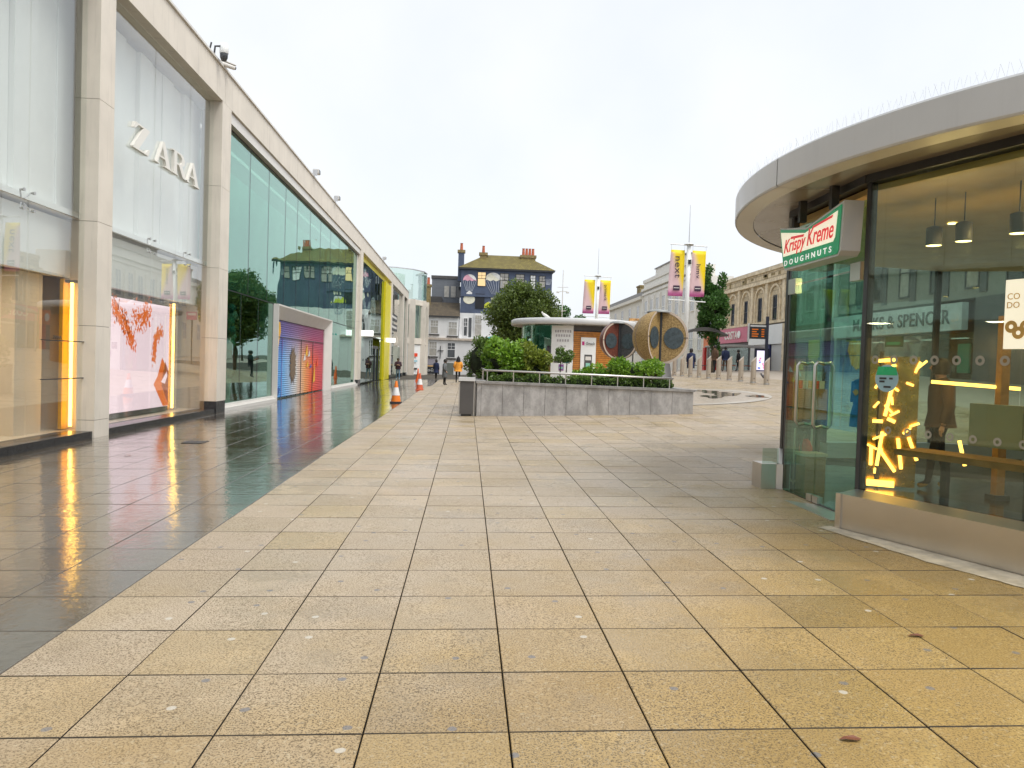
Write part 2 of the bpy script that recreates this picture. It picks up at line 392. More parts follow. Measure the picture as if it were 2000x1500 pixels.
# ------------------------------------------------------------------ ground sheet and paving
def grid_sheet(name, xs, ys, dz, m):
    mb = MB(); nx, ny = len(xs), len(ys)
    vv = [(x, y, g(x, y)+dz) for y in ys for x in xs]
    mb.add(vv, [(j*nx+i, j*nx+i+1, (j+1)*nx+i+1, (j+1)*nx+i) for j in range(ny-1) for i in range(nx-1)])
    return mb.build(name, m, None, True)
gx = [-900, -300, -120, -60, -30] + list(np.arange(-20, 32, 2.0)) + [45, 80, 160, 400, 900]
gy = [-300, -60, -20] + list(np.arange(-10, 98, 2.0)) + [120, 180, 300, 600, 1200]
ground = grid_sheet('ground', gx, gy, -.035, mat('far_paving_and_joint_grit', (.06, .05, .036), .8, var=.25, scale=.7))
struct(ground)
paving = bpy.data.objects.new('plaza_paving', None); COL.objects.link(paving); struct(paving)
KIOSK = [(3.9, 9.06), (3.88, 7.27), (4.62, 5.25), (6.2, 3.95), (8.5, 3.5), (11., 4.6), (12.3, 7.), (12.2, 9.6), (10.5, 11.8), (8., 12.6), (5.9, 12.2), (4.72, 11.0)]
def inside(x, y, poly):
    c = False; n = len(poly)
    for i in range(n):
        (x1, y1), (x2, y2) = poly[i], poly[(i+1) % n]
        if (y1 > y) != (y2 > y) and x < (x2-x1)*(y-y1)/(y2-y1)+x1: c = not c
    return c
def slab_geo(x0, x1, y0, y1, dz):
    j, i_, b = .0030, .0036, .003; a = [(x0+i_, y0+j), (x1-i_, y0+j), (x1-i_, y1-j), (x0+i_, y1-j)]
    t0, t1 = random.gauss(0, .0028), random.gauss(0, .0012)
    cx, cy = (x0+x1)/2, (y0+y1)/2
    ins = [(x0+i_+b, y0+j+b), (x1-i_-b, y0+j+b), (x1-i_-b, y1-j-b), (x0+i_+b, y1-j-b)]
    zz = lambda x, y: g(x, y) + dz + t0*(x-cx) + t1*(y-cy)
    vv = [(x, y, zz(x, y)) for x, y in ins] + [(x, y, zz(x, y)-b) for x, y in a] + [(x, y, zz(x, y)-.045) for x, y in a]
    return vv, [(0, 1, 2, 3)] + [(4+i, 4+(i+1) % 4, (i+1) % 4, i) for i in range(4)] + [(8+i, 8+(i+1) % 4, 4+(i+1) % 4, 4+i) for i in range(4)]
DRYM, WETM = [DRY, MJ], [WET, MJ]
slabs = []
LW = X0 - 3*SL                                     # left of this joint the slabs are smooth and wet
for j in range(-9, 98):
    ya = Y0 + j*SL
    for i in range(-12, 36):
        xa = X0 + i*SL; xb = xa + SL
        if xb < -6.75 or xa > 13.5: continue
        cx, cy = xa+.3, ya+.3
        if inside(cx, cy, KIOSK) and inside(cx-.35, cy, KIOSK) and inside(cx, cy-.35, KIOSK): continue
        if .7 < cx < 5.7 and 20.6 < cy < 24: continue
        slabs.append((max(xa, -6.75), xb, ya, ya+SL))
def px_area(s):
    cx, cy = (s[0]+s[1])/2, (s[2]+s[3])/2
    d = Vector((cx, cy, g(cx, cy)-EYE)); z = d.dot(F_)
    if z < .5: return 0
    u, v = d.dot(R_)/z*FPX, d.dot(U_)/z*FPX
    if abs(u) > 1060 or abs(v) > 810: return 0
    return 1/z**3
order = sorted(slabs, key=px_area, reverse=True)
for s in order[:300]:
    vv, ff = slab_geo(*s, random.gauss(0, .0004)); mb = MB().add(vv, ff); mb.m = [0, 1, 0, 1, 0, 1, 1, 1, 1]
    ob = mb.build('paving_slab', WETM if s[1] < LW+.1 else DRYM, paving)
rest = {0: MB(), 1: MB()}
for s in order[300:]:
    vv, ff = slab_geo(*s, random.gauss(0, .0004)); q_ = rest[1 if s[1] < LW+.1 else 0]; q_.add(vv, ff); q_.m[-9:] = [0, 1, 0, 1, 0, 1, 1, 1, 1]
stuff(rest[0].build('distant_tan_slabs', DRYM, paving)); stuff(rest[1].build('distant_wet_slabs', WETM, paving))
# street carriageway beyond the bollards, with kerb
ROADM = mat('pale_street_paving', (.40, .34, .27), .5, var=.1, scale=3, bump=.3)
struct(grid_sheet('street_pavement', list(np.arange(13.5, 23.1, 1.6)), list(np.arange(0, 122, 4.)), -.012, ROADM))
# round stone inset near the sculptures
def ring(name, c, r0, r1, dz, m, n=64, a0=0, a1=2*math.pi):
    mb = MB(); k = 4 if r0 > 0 else 7
    rows = [r0+(r1-r0)*i/k for i in range(k+1)]
    vv = []
    for r in rows:
        for j in range(n+1):
            a = a0+(a1-a0)*j/n; x, y = c[0]+r*math.cos(a), c[1]+r*math.sin(a); vv.append((x, y, g(x, y)+dz))
    mb.add(vv, [(i*(n+1)+j, i*(n+1)+j+1, (i+1)*(n+1)+j+1, (i+1)*(n+1)+j) for i in range(k) for j in range(n)])
    return mb.build(name, m, None, True)
CC = (6.9, 26.0)
PALEST = mat('pale_ring_stone', (.44, .40, .34), .35, var=.1, scale=4, bump=.2)
INST = mat('pale_inset_setts', (.38, .32, .25), .3, var=.18, scale=5, bump=.3)
struct(ring('circular_paving', CC, .01, 3.12, .010, INST)); struct(ring('circular_paving_border', CC, 3.124, 3.5, .014, PALEST))
PUD = mat('rain_puddle_film', (.13, .12, .10), .04, var=.2, bump=0, spec=.8)
for i in range(9):
    a = -.55 + .21*i + random.uniform(-.05, .05); r = random.uniform(1.2, 2.8); c = (CC[0]+r*math.cos(a)+.3, CC[1]+r*math.sin(a))
    mb = MB(); n = 18; ph = random.uniform(0, 6); rx, ry = random.uniform(.2, .42), random.uniform(.35, .7)
    vv = []
    for j in range(n):
        t = 2*math.pi*j/n; k = 1+.25*math.sin(3*t+ph)+.12*math.sin(5*t)
        x, y = c[0]+rx*k*math.cos(t), c[1]+ry*k*math.sin(t); vv.append((x, y, g(x, y)+.0165))
    mb.add(vv, [tuple(range(n))]); struct(mb.build('puddle', PUD))

# ------------------------------------------------------------------ shopping centre on the left
XF, XG = -6.6, -6.82            # outer face of columns, glass plane
TOP, FB = 9.05, 8.22           # fascia top and bottom
sc = thing('shopping_centre', 'long cream stone shopping centre with tall glass bays along the left', 'building', (-6.6, 20, 0))
mb = MB().box(-16, -8.9, -9, 84, 0, 8.9); mb.build('inner_block', GREYD, sc)
mb = MB().box(-16, -8.85, -9, 84, 8.9, 9.0); mb.build('roof', OFFW, sc)
cuts = [-9, .6, 7.2, 13.94, 20.75, 29.3, 38, 46.9, 56, 65.6, 74, 84]
for a, b in zip(cuts[:-1], cuts[1:]):
    f = MB().box(-7.0, XF, a+.006, b-.006, FB, TOP).build('fascia_panel', CREAM, sc)
    MB().box(-7.05, XF+.05, a+.002, b-.002, TOP+.004, TOP+.06).build('coping', mat_cop if 'mat_cop' in globals() else OFFW, f)
    MB().box(-7.0, XF-.012, a, b, TOP-.03, TOP+.002).build('shadow_gap', DARK, f)
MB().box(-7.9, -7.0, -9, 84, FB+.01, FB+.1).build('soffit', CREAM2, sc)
def column(y0, y1, xo=XF):
    c = MB().box(-6.90, xo-.02, y0+.02, y1-.02, -.05, FB).build('column', MJ, sc)
    zs = [.0, .32, 2.0, 3.85, 6.0, FB]
    for k, (a, b) in enumerate(zip(zs[:-1], zs[1:])):
        e = .008 if k == 0 and y0 > 15 else 0
        MB().box(-6.92, xo-e, y0+e, y1-e, a+.004, b-.004).build('plinth_stone' if k == 0 else 'cladding_panel', BLACKST if k == 0 and y0 > 15 else CREAM, c)
for a, b in ((.4, 1.0), (7.1, 7.7), (13.94, 14.5), (20.55, 21.3), (46.7, 47.75), (65.4, 66.6), (77.4, 78.6), (82.6, 84)): column(a, b)
def pane(y0, y1, z0, z1, m, x=XG, th=.012):
    return MB().box(x-th, x, y0+.011, y1-.011, z0+.009, z1-.009).build('glass_pane', m, sc)
OLIVE = mat('olive_grey_reveal', (.30, .31, .24), .4, var=.05)
# bays of the fashion shop: two glass tiers over a black granite upstand
for bay, edges in ((0, [1.0, 4.0, 7.1]), (1, [7.7, 9.9, 12.21, 13.94]), (2, [14.5, 16.83, 18.89, 20.55])):
    for a, b in zip(edges[:-1], edges[1:]):
        pane(a, b, .14, 3.84, GLZ); pane(a, b, 3.84, FB, GLZ)
    ya, yb = edges[0], edges[-1]
    for k in range(int((yb-ya)/1.1)):
        q0 = ya+(yb-ya)*k/int((yb-ya)/1.1); q1 = ya+(yb-ya)*(k+1)/int((yb-ya)/1.1)
        MB().box(-7.1, XF-.03, q0+.004, q1-.004, -.05, .125).build('plinth_stone', BLACKST, sc)
    ya, yb = ((1.0, 7.38), (7.42, 14.58), (14.62, 21.1))[bay]
    MB().box(-8.8, -6.98, ya, yb, .0, .1).build('display_floor', BEIGE2, sc)
    for e in edges[1:-1]:                       # spider fittings where four panes meet
        for dz in (-.14, .14):
            for dy in (-.14, .14):
                MB().tube([(XG-.09, e+dy*.3, 3.84+dz*.3), (XG-.05, e+dy, 3.84+dz), (XG+.02, e+dy, 3.84+dz)], [.012, .012, .03], 8).build('glass_fitting', STEELM, sc)
    # white lining behind the upper tier, made of folded upright boards, and the bulkhead below it
    n = int((yb-ya)/.62)
    for k in range(n):
        q0, q1 = ya+(yb-ya)*k/n, ya+(yb-ya)*(k+1)/n; o = (0, .05, .02, .09)[k % 4]
        MB().box(-7.4-o, -7.3-o, q0+.004, q1-.004, 4.07, 8.1).build('white_lining_board', WHITEP, sc)
    MB().box(-8.8, -7.15, ya, yb, 3.96, 4.06).build('lining_ledge', WHITEP, sc)
    MB().box(-7.5, -7.32, ya, yb, 2.87, 3.9).build('bulkhead', WHITEP, sc)
    MB().box(-8.75, -7.35, ya, yb, 2.9, 2.96).build('display_ceiling', BEIGE2, sc)
    MB().box(-8.85, -8.75, ya, yb, .1, 3.95).build('display_back_wall', BEIGE, sc)
    for e in (ya+.02, yb-.12): MB().box(-8.75, -6.94, e, e+.1, .1, 3.95).build('end_wall', BEIGE2, sc); MB().box(-7.28, -6.94, e, e+.1, 4.07, 8.1).build('end_wall', OLIVE, sc)
for yc, x in ((9.0, -7.9), (11.6, -7.9)):  # unseen ceiling panels, added to brighten the first bay's display
    t = thing('added_display_light', {9.0: 'added unseen light panel left of the service door in the first bay', 11.6: 'added unseen light panel above the service door in the first bay'}[yc], 'light', (x, yc, 2.88), 'added shop ceiling panels')
    MB().box(x-.3, x+.3, yc-.25, yc+.25, 2.862, 2.898).build('case', OFFW, t); MB().box(x-.26, x+.26, yc-.21, yc+.21, 2.852, 2.860).build('diffuser', emis('added_panel_glow', (1., .82, .58), 1.), t)
    ld = bpy.data.lights.new('added_panel_lamp', 'AREA'); ld.energy = 20; ld.size = .5; ld.color = (1., .80, .55)
    lo_ = bpy.data.objects.new('added_panel_lamp', ld); COL.objects.link(lo_); lo_.parent = t; lo_.location = (0, 0, -.04)
# back door and push bars in the left bay
dd = MB().box(-8.74, -8.69, 9.4, 11.4, .1, 2.2).build('service_door', BEIGE2, sc)
MB().ball((-8.66, 11.2, 1.1), .035).build('door_knob', STEELM, dd)
MB().box(-8.4, -7.45, 13.0, 13.8, .1, 2.86).build('display_partition', BEIGE2, sc)
for z in (1.07, 1.71): MB().box(XG+.002, XG+.022, 12.6, 13.94, z-.008, z+.008).build('push_bar', DARK, sc)
text_part('door_lettering', 'ZARA', (XG+.004, 12.95, 1.735), (0, 1, 0), (0, 0, 1), .26, .055, DARK, sc, .004)
# shop name letters: high-contrast serif shapes
LET = {
 'Z': [[(0,0),(.78,0),(.86,.26),(.80,.26),(.62,.06),(.28,.06),(.82,.94),(.82,1),(.10,1),(.03,.76),(.09,.76),(.24,.94),(.50,.94),(0,.06)]],
 'A': [[(0,0),(.26,0),(.26,.05),(.17,.05),(.25,.30),(.58,.30),(.66,.05),(.55,.05),(.55,0),(1,0),(1,.05),(.90,.05),(.54,1),(.46,1),(.10,.05),(0,.05)],
       [(.28,.36),(.55,.36),(.42,.76)]],
 'R': [[(0,0),(.36,0),(.36,.05),(.27,.05),(.27,.46),(.40,.46),(.66,.02),(.95,0),(.95,.05),(.87,.07),(.62,.50),(.78,.62),(.78,.84),(.62,1),(0,1),(0,.95),(.10,.95),(.10,.05),(0,.05)],
       [(.27,.53),(.50,.53),(.60,.64),(.60,.82),(.48,.94),(.27,.94)]]}
import bmesh
def letter(ch, y, z, wd, ht, x0, ext, m, parent):
    bm = bmesh.new(); loops = LET[ch]; edges = []
    for lp in loops:
        vs_ = [bm.verts.new((0, p[0]*wd, p[1]*ht)) for p in lp]
        edges += [bm.edges.new((vs_[i], vs_[(i+1) % len(vs_)])) for i in range(len(vs_))]
    bmesh.ops.triangle_fill(bm, use_beauty=True, use_dissolve=True, edges=edges)
    r = bmesh.ops.extrude_face_region(bm, geom=bm.faces[:])
    bmesh.ops.translate(bm, vec=(ext, 0, 0), verts=[v for v in r['geom'] if isinstance(v, bmesh.types.BMVert)])
    bmesh.ops.recalc_face_normals(bm, faces=bm.faces[:])
    o = origin(parent); bmesh.ops.translate(bm, vec=(x0-o[0], y-o[1], z-o[2]), verts=bm.verts[:])
    me = bpy.data.meshes.new('letter'); bm.to_mesh(me); bm.free(); me.materials.append(m)
    ob = bpy.data.objects.new('letter', me); COL.objects.link(ob); ob.parent = parent; return ob
LETW = mat('bright_white_letter', (.80, .78, .72), .35, bump=0, var=.02)
zs = thing('shop_sign', 'large white ZARA letters standing off the glass of the second bay', 'sign', (-6.85, 15.7, 5.65))
for ch, y in (('Z', 15.66), ('A', 16.72), ('R', 17.68), ('A', 18.5)): letter(ch, y, 5.64, .92, .53, -6.82, .07, LETW, zs)
# lit pink screen, and the amber light tubes beside it
PINK = emis('pink_screen_light', (1., .77, .83), .76)
ORG = emis('orange_screen_image', (1., .20, .03), .62)
ORD = emis('rust_screen_image', (.50, .09, .02), .55)
scr = thing('display_screen', 'bright pink video screen with orange pictures behind the second glass bay', 'screen', (-7.5, 18, .1))
MB().box(-7.62, -7.52, 14.62, 19.66, .12, 2.86).build('screen_frame', GREYD, scr)
pic = MB().box(-7.515, -7.50, 14.65, 19.63, .24, 2.72).build('screen_face', PINK, scr)
def blob(pts, n, sy, sz, m, nm):
    mb = MB()
    for _ in range(n):
        t = random.random()*(len(pts)-1); i = int(t); u = t-i
        y = pts[i][0]*(1-u)+pts[i+1][0]*u + random.gauss(0, sy); z = pts[i][1]*(1-u)+pts[i+1][1]*u + random.gauss(0, sz)
        r = random.uniform(.012, .05); a = random.random()*6
        mb.add([(-7.497+random.random()*.002, y+r*math.cos(a+k*2.1)*random.uniform(.6, 1.4), z+r*math.sin(a+k*2.1)*random.uniform(.7, 2.)) for k in range(3)], [(0, 1, 2)])
    return mb.build(nm, m, pic)
blob([(16.55, 2.55), (17.1, 2.2), (17.6, 1.72)], 420, .09, .10, ORG, 'orange_flower'); blob([(17.6, 2.4), (18.1, 2.25), (18.35, 2.6)], 300, .12, .12, ORG, 'orange_flower')
blob([(16.6, 2.6), (17.4, 2.05)], 90, .1, .12, ORD, 'orange_flower')
blob([(19.15, 2.1), (18.75, 1.9), (18.72, 1.35)], 300, .06, .07, ORG, 'orange_flower')
MB().add([(-7.497, y, z) for y, z in ((19.2, 1.45), (19.62, 1.1), (19.62, .25), (19.3, .25), (18.72, .8), (18.95, 1.0))], [(0, 5, 4, 3, 2, 1)]).build('orange_figure', ORG, pic)
MB().add([(-7.4955, y, z) for y, z in ((19.4, 1.35), (19.62, 1.1), (19.62, .3), (19.2, .75), (19.25, 1.0))], [(0, 4, 3, 2, 1)]).build('rust_figure', ORD, pic)
MB().add([(-7.494, y, z) for y, z in ((19.15, .85), (19.5, 1.1), (19.55, 1.0), (19.4, .8))], [(0, 3, 2, 1)]).build('pink_figure', PINK, pic)
def led(y, x, z0, z1, label):
    t = thing('light_tube', label, 'light', (x, y, z0))
    MB().box(x-.22, x-.16, y-.11, y+.13, z0, z1+.06).build('reveal', LEDG, t)
    MB().tube([(x-.06, y, z0+.05), (x-.06, y, z1)], .03, 10).build('tube', LEDY, t)
    MB().box(x-.16, x+.04, y-.05, y+.05, z1, z1+.05).build('end_cap', DARK, t)
led(14.30, -7.14, .12, 2.78, 'tall amber light tube at the right end of the first glass bay')
led(19.84, -7.42, .12, 2.82, 'tall yellow light tube right of the pink screen')
MB().box(-7.75, -7.6, 19.95, 20.45, .12, 2.86).build('display_panel', BEIGE2, sc)

# green glass bay with portal
gj = [21.3, 23.98, 26.19, 28.55, 30.51, 32.97, 35.22, 37.75, 40.2, 42.4, 44.5, 46.7]
for a, b in zip(gj[:-1], gj[1:]):
    pane(a, b, 3.42, 7.9, GLG); MB().box(XG-.03, XG+.003, b-.009, b+.009, 3.42, 7.9).build('glazing_joint', DARK, sc)
MB().box(XG-.03, XG+.003, 21.3, 46.7, 3.403, 3.419).build('glazing_joint', DARK, sc)
MB().box(-7.02, XF-.06, 21.3, 46.7, 7.92, 8.2).build('head_frame', OFFW, sc)
MB().box(-7.0, XG+.005, 21.3, 46.7, 7.86, 7.915).build('head_bead', DARK, sc)
lo = [21.3, 23.3, 25.2, 27.1]
for a, b in zip(lo[:-1], lo[1:]): pane(a, b, .2, 3.4, GLG); MB().box(XG-.03, XG+.003, b-.009, b+.009, .2, 3.4).build('glazing_joint', DARK, sc)
for a, b in ((37.9, 41), (41, 44.0), (44.0, 46.7)): pane(a, b, .2, 3.4, GLG)
for a, b in ((21.3, 27.12), (37.85, 46.7)):
    MB().box(-7.0, XF-.02, a, b, -.05, .1).build('white_sill', OFFW, sc); MB().box(-7.0, XF-.13, a, b, .104, .19).build('white_sill', OFFW, sc)
MB().box(-7.0, XG+.03, 46.4, 46.7, .19, 7.86).build('white_mullion', OFFW, sc)
TEAL = mat('dim_teal_shop_wall', (.28, .40, .36), .6, var=.3, scale=.6)
MB().box(-8.85, -8.8, 21.3, 46.7, 0, 8.2).build('shop_back_wall', TEAL, sc)
MB().box(-8.8, -7.02, 21.3, 46.7, -.02, .08).build('shop_floor', TEAL, sc); MB().box(-8.8, -7.05, 21.3, 46.7, 3.5, 3.7).build('shop_floor_edge', mat('grey_floor_edge', (.3, .32, .31)), sc)
# portal
pt = thing('entrance_portal', 'white boxed entrance portal framing a rainbow painted shutter', 'portal', (-6.6, 32.5, 0))
yA, yB, zT = 27.15, 37.78, 3.42
XO, XI = -6.64, -6.93          # frame stands proud and splays inwards
yi, yj_ , zi = yA+.18, yB-.45, 2.93
def splay(pts, nm): return MB().prism(pts, (-.02, 0, 0)).build(nm, OFFW, pt)
MB().add([(XO, yA, zT), (XO, yB, zT), (XO, yB-.05, zT-.05), (XO, yA+.05, zT-.05), (-7.3, yA, zT), (-7.3, yB, zT), (XI, yi, zi), (XI, yj_, zi), (-7.3, yi, zi), (-7.3, yj_, zi)],
         [(0, 3, 2, 1), (0, 1, 5, 4), (3, 6, 7, 2), (6, 8, 9, 7), (4, 5, 9, 8)]).build('portal_lintel', OFFW, pt)
for ya_, yb_, yc_, s_ in ((yA, yA+.05, yi, 1), (yB, yB-.05, yj_, -1)):
    MB().add([(XO, ya_, -.05), (XO, ya_, zT), (XO, yb_, zT-.05), (XO, yb_, -.05), (XI, yc_, -.05), (XI, yc_, zi), (-7.3, ya_, -.05), (-7.3, ya_, zT), (-7.3, yc_, zi), (-7.3, yc_, -.05)],
             [(0, 1, 2, 3), (3, 2, 5, 4), (0, 6, 7, 1), (4, 5, 8, 9)]).build('portal_jamb', OFFW, pt)
def muralmat():
    m, n, o = _new('rainbow_spray_paint'); t = N(n, 'TexCoord'); s = N(n, 'SeparateXYZ'); n.links.new(t.outputs['Generated'], s.inputs[0]); P = pos(n)
    wv = math_(n, 'MULTIPLY_ADD', math_(n, 'SUBTRACT', noise_(n, P, 1.2, 4), .5), .12, s.outputs[1])
    cr = N(n, 'ValToRGB'); e = cr.color_ramp.elements
    for p_, c_ in ((0., (.02, .16, .62)), (.2, (.13, .42, .80)), (.42, (.62, .60, .58)), (.58, (.85, .38, .12)), (.74, (.85, .10, .02)), (1., (.55, .01, .06))):
        x = e.new(p_) if p_ not in (0., 1.) else e[0 if p_ == 0. else -1]; x.color = (*c_, 1)
    n.links.new(wv, cr.inputs[0])
    top = smooth01(n, math_(n, 'MULTIPLY_ADD', s.outputs[0], 0, s.outputs[2]), .38, .95)
    c = mix(n, math_(n, 'MULTIPLY', top, .9), cr.outputs[0], mix(n, s.outputs[1], (.07, .05, .32), (.30, .015, .12)))
    b = N(n, 'BsdfPrincipled'); n.links.new(c, b.inputs['Base Color']); b.inputs['Roughness'].default_value = .45; n.links.new(b.outputs[0], o.inputs[0]); return m
MUR = muralmat()
sh = MB(); nsl = 36
for k in range(nsl):
    z0 = .04+2.88*k/nsl; z1 = .04+2.88*(k+1)/nsl; zm = (z0+z1)/2
    sh.add([(-6.985, yi+.01, z0), (-6.985, yj_-.01, z0), (-6.972, yj_-.01, zm), (-6.972, yi+.01, zm), (-6.985, yi+.01, z1), (-6.985, yj_-.01, z1)], [(0, 1, 2, 3), (3, 2, 5, 4)])
shut = sh.build('roller_shutter', MUR, pt)
for y in (yA+1.9, yA+5.2, yA+7.6): MB().box(-6.96, -6.945, y-.02, y+.02, .03, 2.3).build('shutter_rail', MUR if y < 30 else DARK, shut)
MB().box(-6.96, -6.948, yi+.02, yj_-.02, 2.28, 2.31).build('shutter_rail', DARK, shut)
def paint(nm, pts, m, off=.002):
    return MB().prism([(-6.957+off, y, z) for y, z in pts], (.004, 0, 0)).build(nm, m, shut)
PY, PBR, PR_, PWH, PBL = [mat('paint_'+k, c, .45, bump=0, var=.15, scale=6) for k, c in (('yellow', (.9, .48, .02)), ('brown', (.19, .13, .08)), ('red', (.85, .07, .02)), ('white', (.75, .72, .7)), ('deep_blue', (.015, .12, .45)))]
paint('painted_sun', [(27.3, 2.85), (28.7, 2.85), (28.8, 2.5), (28.6, 2.2), (28.5, 1.95), (28.1, 1.75), (27.8, 1.85), (27.3, 1.7)], PY)
st = []
for k in range(40):
    a = 2*math.pi*k/40; r = (.62, .40, .52, .36)[k % 4]*(1+.3*abs(math.sin(a))); st.append((30.9+r*1.0*math.cos(a), 1.25+r*1.05*math.sin(a)))
paint('painted_mandala', st, PBR)
for (y, z, h, m) in ((33.4, 1.9, .55, PY), (33.0, 1.6, .35, PWH), (33.9, 1.75, .3, PWH), (33.6, 1.3, .3, PY), (35.1, .9, .9, PY), (35.8, 1.4, .5, PR_), (34.3, 1.2, .2, PBL)):
    paint('painted_flame', [(y-.2, z-h/2), (y+.25, z-h/2+.05), (y+.12, z+h/2)], m, .003)
for (y, z) in ((28.0, .9), (27.7, .45), (28.6, .3), (28.1, 1.35)):
    paint('painted_fish', [(y-.25, z), (y, z+.14), (y+.28, z+.03), (y+.05, z-.13)], PY if z > .85 and z < 1 else PBL, .003)
for k in range(12): MB().box(-6.955, -6.92, 27.5+k*.78, 27.6+k*.78, .02, .06).build('shutter_foot', DARK, shut)
# stock seen through the green glass
SPH = mat('mint_balloon', (.25, .55, .45), .3); SPY = mat('yellow_balloon', (.75, .70, .10), .3); TQ = mat('turquoise_toy', (.02, .30, .36), .4); REDT = mat('red_knit', (.55, .05, .04), .7)
def ball_thing(x, y, z, r, m, label):
    t = thing('balloon', label, 'balloon', (x, y, z-r), 'balloons in the shop window')
    MB().ball((x, y, z), r, r, r*1.12).build('skin', m, t, True); MB().tube([(x, y, z-r), (x+.02, y, z-r-.5)], .006, 5).build('string', OFFW, t)
ball_thing(-7.6, 22.4, 3.1, .26, SPY, 'yellow balloon high behind the green glass near the column')
ball_thing(-7.9, 24.9, 2.2, .42, SPH, 'large mint balloon behind the green glass left of the portal')
ball_thing(-7.5, 22.0, 1.75, .24, SPH, 'small mint balloon low behind the green glass beside the column')
ball_thing(-7.7, 23.2, 1.85, .26, SPH, 'mint balloon hanging behind the joint of the green panes')
t = thing('hanging_display', 'turquoise and white hanging display behind the green shop glass', 'display', (-7.3, 24, 1.9))
for k in range(6): MB().ball((-7.3, 23.9+.12*math.sin(k*2), 3.0-.22*k), .16+.03*(k % 2), n=10, h=7).build('pompom', (TQ, OFFW, SPH)[k % 3], t, True)
t = thing('mannequin', 'red knitted figure standing on a pale post behind the green glass', 'mannequin', (-7.35, 24.0, .08))
MB().lathe([(.06, 0), (.07, .6), (.08, .75)], (-7.35, 24.0, .08), 10).build('post', OFFW, t)
MB().tube([(-7.35, 23.7, 1.85), (-7.33, 23.95, 1.6), (-7.33, 24.15, 1.2), (-7.35, 24.15, .85)], [.05, .14, .17, .08], 10).build('body', REDT, t, True)
t = thing('baseball_hat', 'red cap with a yellow peak on the floor behind the green glass', 'toy', (-7.2, 24.4, .1))
MB().ball((-7.2, 24.3, .2), .28, .34, .16).build('crown', REDT, t, True); MB().ball((-7.2, 24.75, .18), .12, .18, .05).build('peak', SPY, t, True)
t = thing('toy_truck', 'small turquoise toy behind the green glass beside the column', 'toy', (-7.2, 22.6, .1))
MB().box(-7.35, -7.1, 22.3, 22.9, .16, .34).build('body', TQ, t); MB().box(-7.33, -7.12, 22.35, 22.6, .345, .5).build('cab', TQ, t)
for y in (22.42, 22.78): MB().tube([(-7.37, y, .16), (-7.08, y, .16)], .07, 10).build('wheel', DARK, t)
# yellow bay
YEL = mat('yellow_lacquer', (.85, .74, .01), .35, var=.04, bump=0)
yj = [47.75, 52.2, 56.6, 61, 65.4]
for a, b in zip(yj[:-1], yj[1:]): pane(a, b, 3.2, FB-.35, GLY)
for a, b in ((47.75, 51.5), (51.5, 55.2), (59.4, 61.4)): pane(a, b, .05, 3.15, GLY)
MB().box(-7.9, XG-.02, 47.75, 65.4, FB-.36, FB).build('yellow_head', YEL, sc)
MB().box(-7.9, XF-.06, 61.4, 65.4, 0, FB-.37).build('yellow_pier', YEL, sc)
MB().box(-8.85, -8.8, 47.75, 65.4, 0, 8.2).build('shop_back_wall', TEAL, sc)
MB().box(-7.9, XG+.02, 47.75, 61.4, 3.15, 3.2).build('transom', DARK, sc)
t = thing('shop_doors', 'dark framed doors between black glass and the yellow pier', 'door', (-6.9, 57, 0))
for y in (55.3, 57.35, 59.3): MB().box(-7.0, -6.88, y-.06, y+.06, 0, 2.4).build('door_post', DARK, t)
MB().box(-7.0, -6.88, 55.24, 59.36, 2.404, 2.6).build('door_head', DARK, t)
for a, b in ((55.38, 57.27), (57.43, 59.22)): MB().box(-6.95, -6.94, a, b, .05, 2.38).build('door_leaf', GLY, t)
NEON = emis('white_neon', (1, .98, .92), 1.3)
t = thing('neon_sign', 'tall white tube letters hung behind the glass of the yellow bay', 'sign', (-7.0, 55, 4))
def neon(pts, nm): MB().tube([(-7.02, y, z) for y, z in pts], .09, 6).build(nm, NEON, t)
neon([(50.6, 6.3), (52.9, 4.5), (54.6, 5.6)], 'letter_tube'); neon([(51.6, 7.6), (52.9, 6.6), (54.4, 7.2)], 'letter_tube')
neon([(56.6+.9*math.cos(a), 4.75+1.35*math.sin(a)) for a in np.linspace(0, 2*math.pi, 17)], 'letter_tube'); neon([(56.0, 3.9), (55.4, 3.5)], 'letter_tube'); neon([(50.4, 3.95), (51.2, 3.2), (51.3, 2.4)], 'letter_tube')
for y, lab in ((48.3, 'small white projecting shop sign next to the third column'), (63.0, 'small white projecting shop sign on the yellow pier')):
    t = thing('projecting_sign', lab, 'sign', (-6.5, y, 3.2), 'projecting shop signs'); MB().box(-6.75, -5.95, y-.08, y+.08, 3.05, 3.4).build('sign_box', NEON, t); MB().box(-6.9, -6.752, y-.04, y+.04, 3.15, 3.3).build('bracket', DARK, t)
# last bays
for a, b in ((66.6, 70.2), (70.2, 73.8), (73.8, 77.4)): pane(a, b, 3.0, FB, GLZ); pane(a, b, .05, 2.9, GLY)
MB().box(-7.5, -7.4, 66.6, 77.4, 3.0, 8.2).build('white_lining_board', WHITEP, sc); MB().box(-8.85, -7.6, 66.6, 82.6, 0, 2.9).build('shop_interior', GREYD, sc)
pane(78.6, 82.6, .05, FB, GLY)
for z, lab in ((5.2, 'upper dark sign board hung in the far narrow bay'), (4.3, 'lower dark sign board hung in the far narrow bay')):
    t = thing('sign_board', lab, 'sign', (-6.8, 70, z)); MB().box(-6.87, -6.75, 67.5, 73, z, z+.6).build('board', DARK, t); MB().box(-6.748, -6.742, 68, 72.4, z+.2, z+.4).build('lettering', OFFW, t)
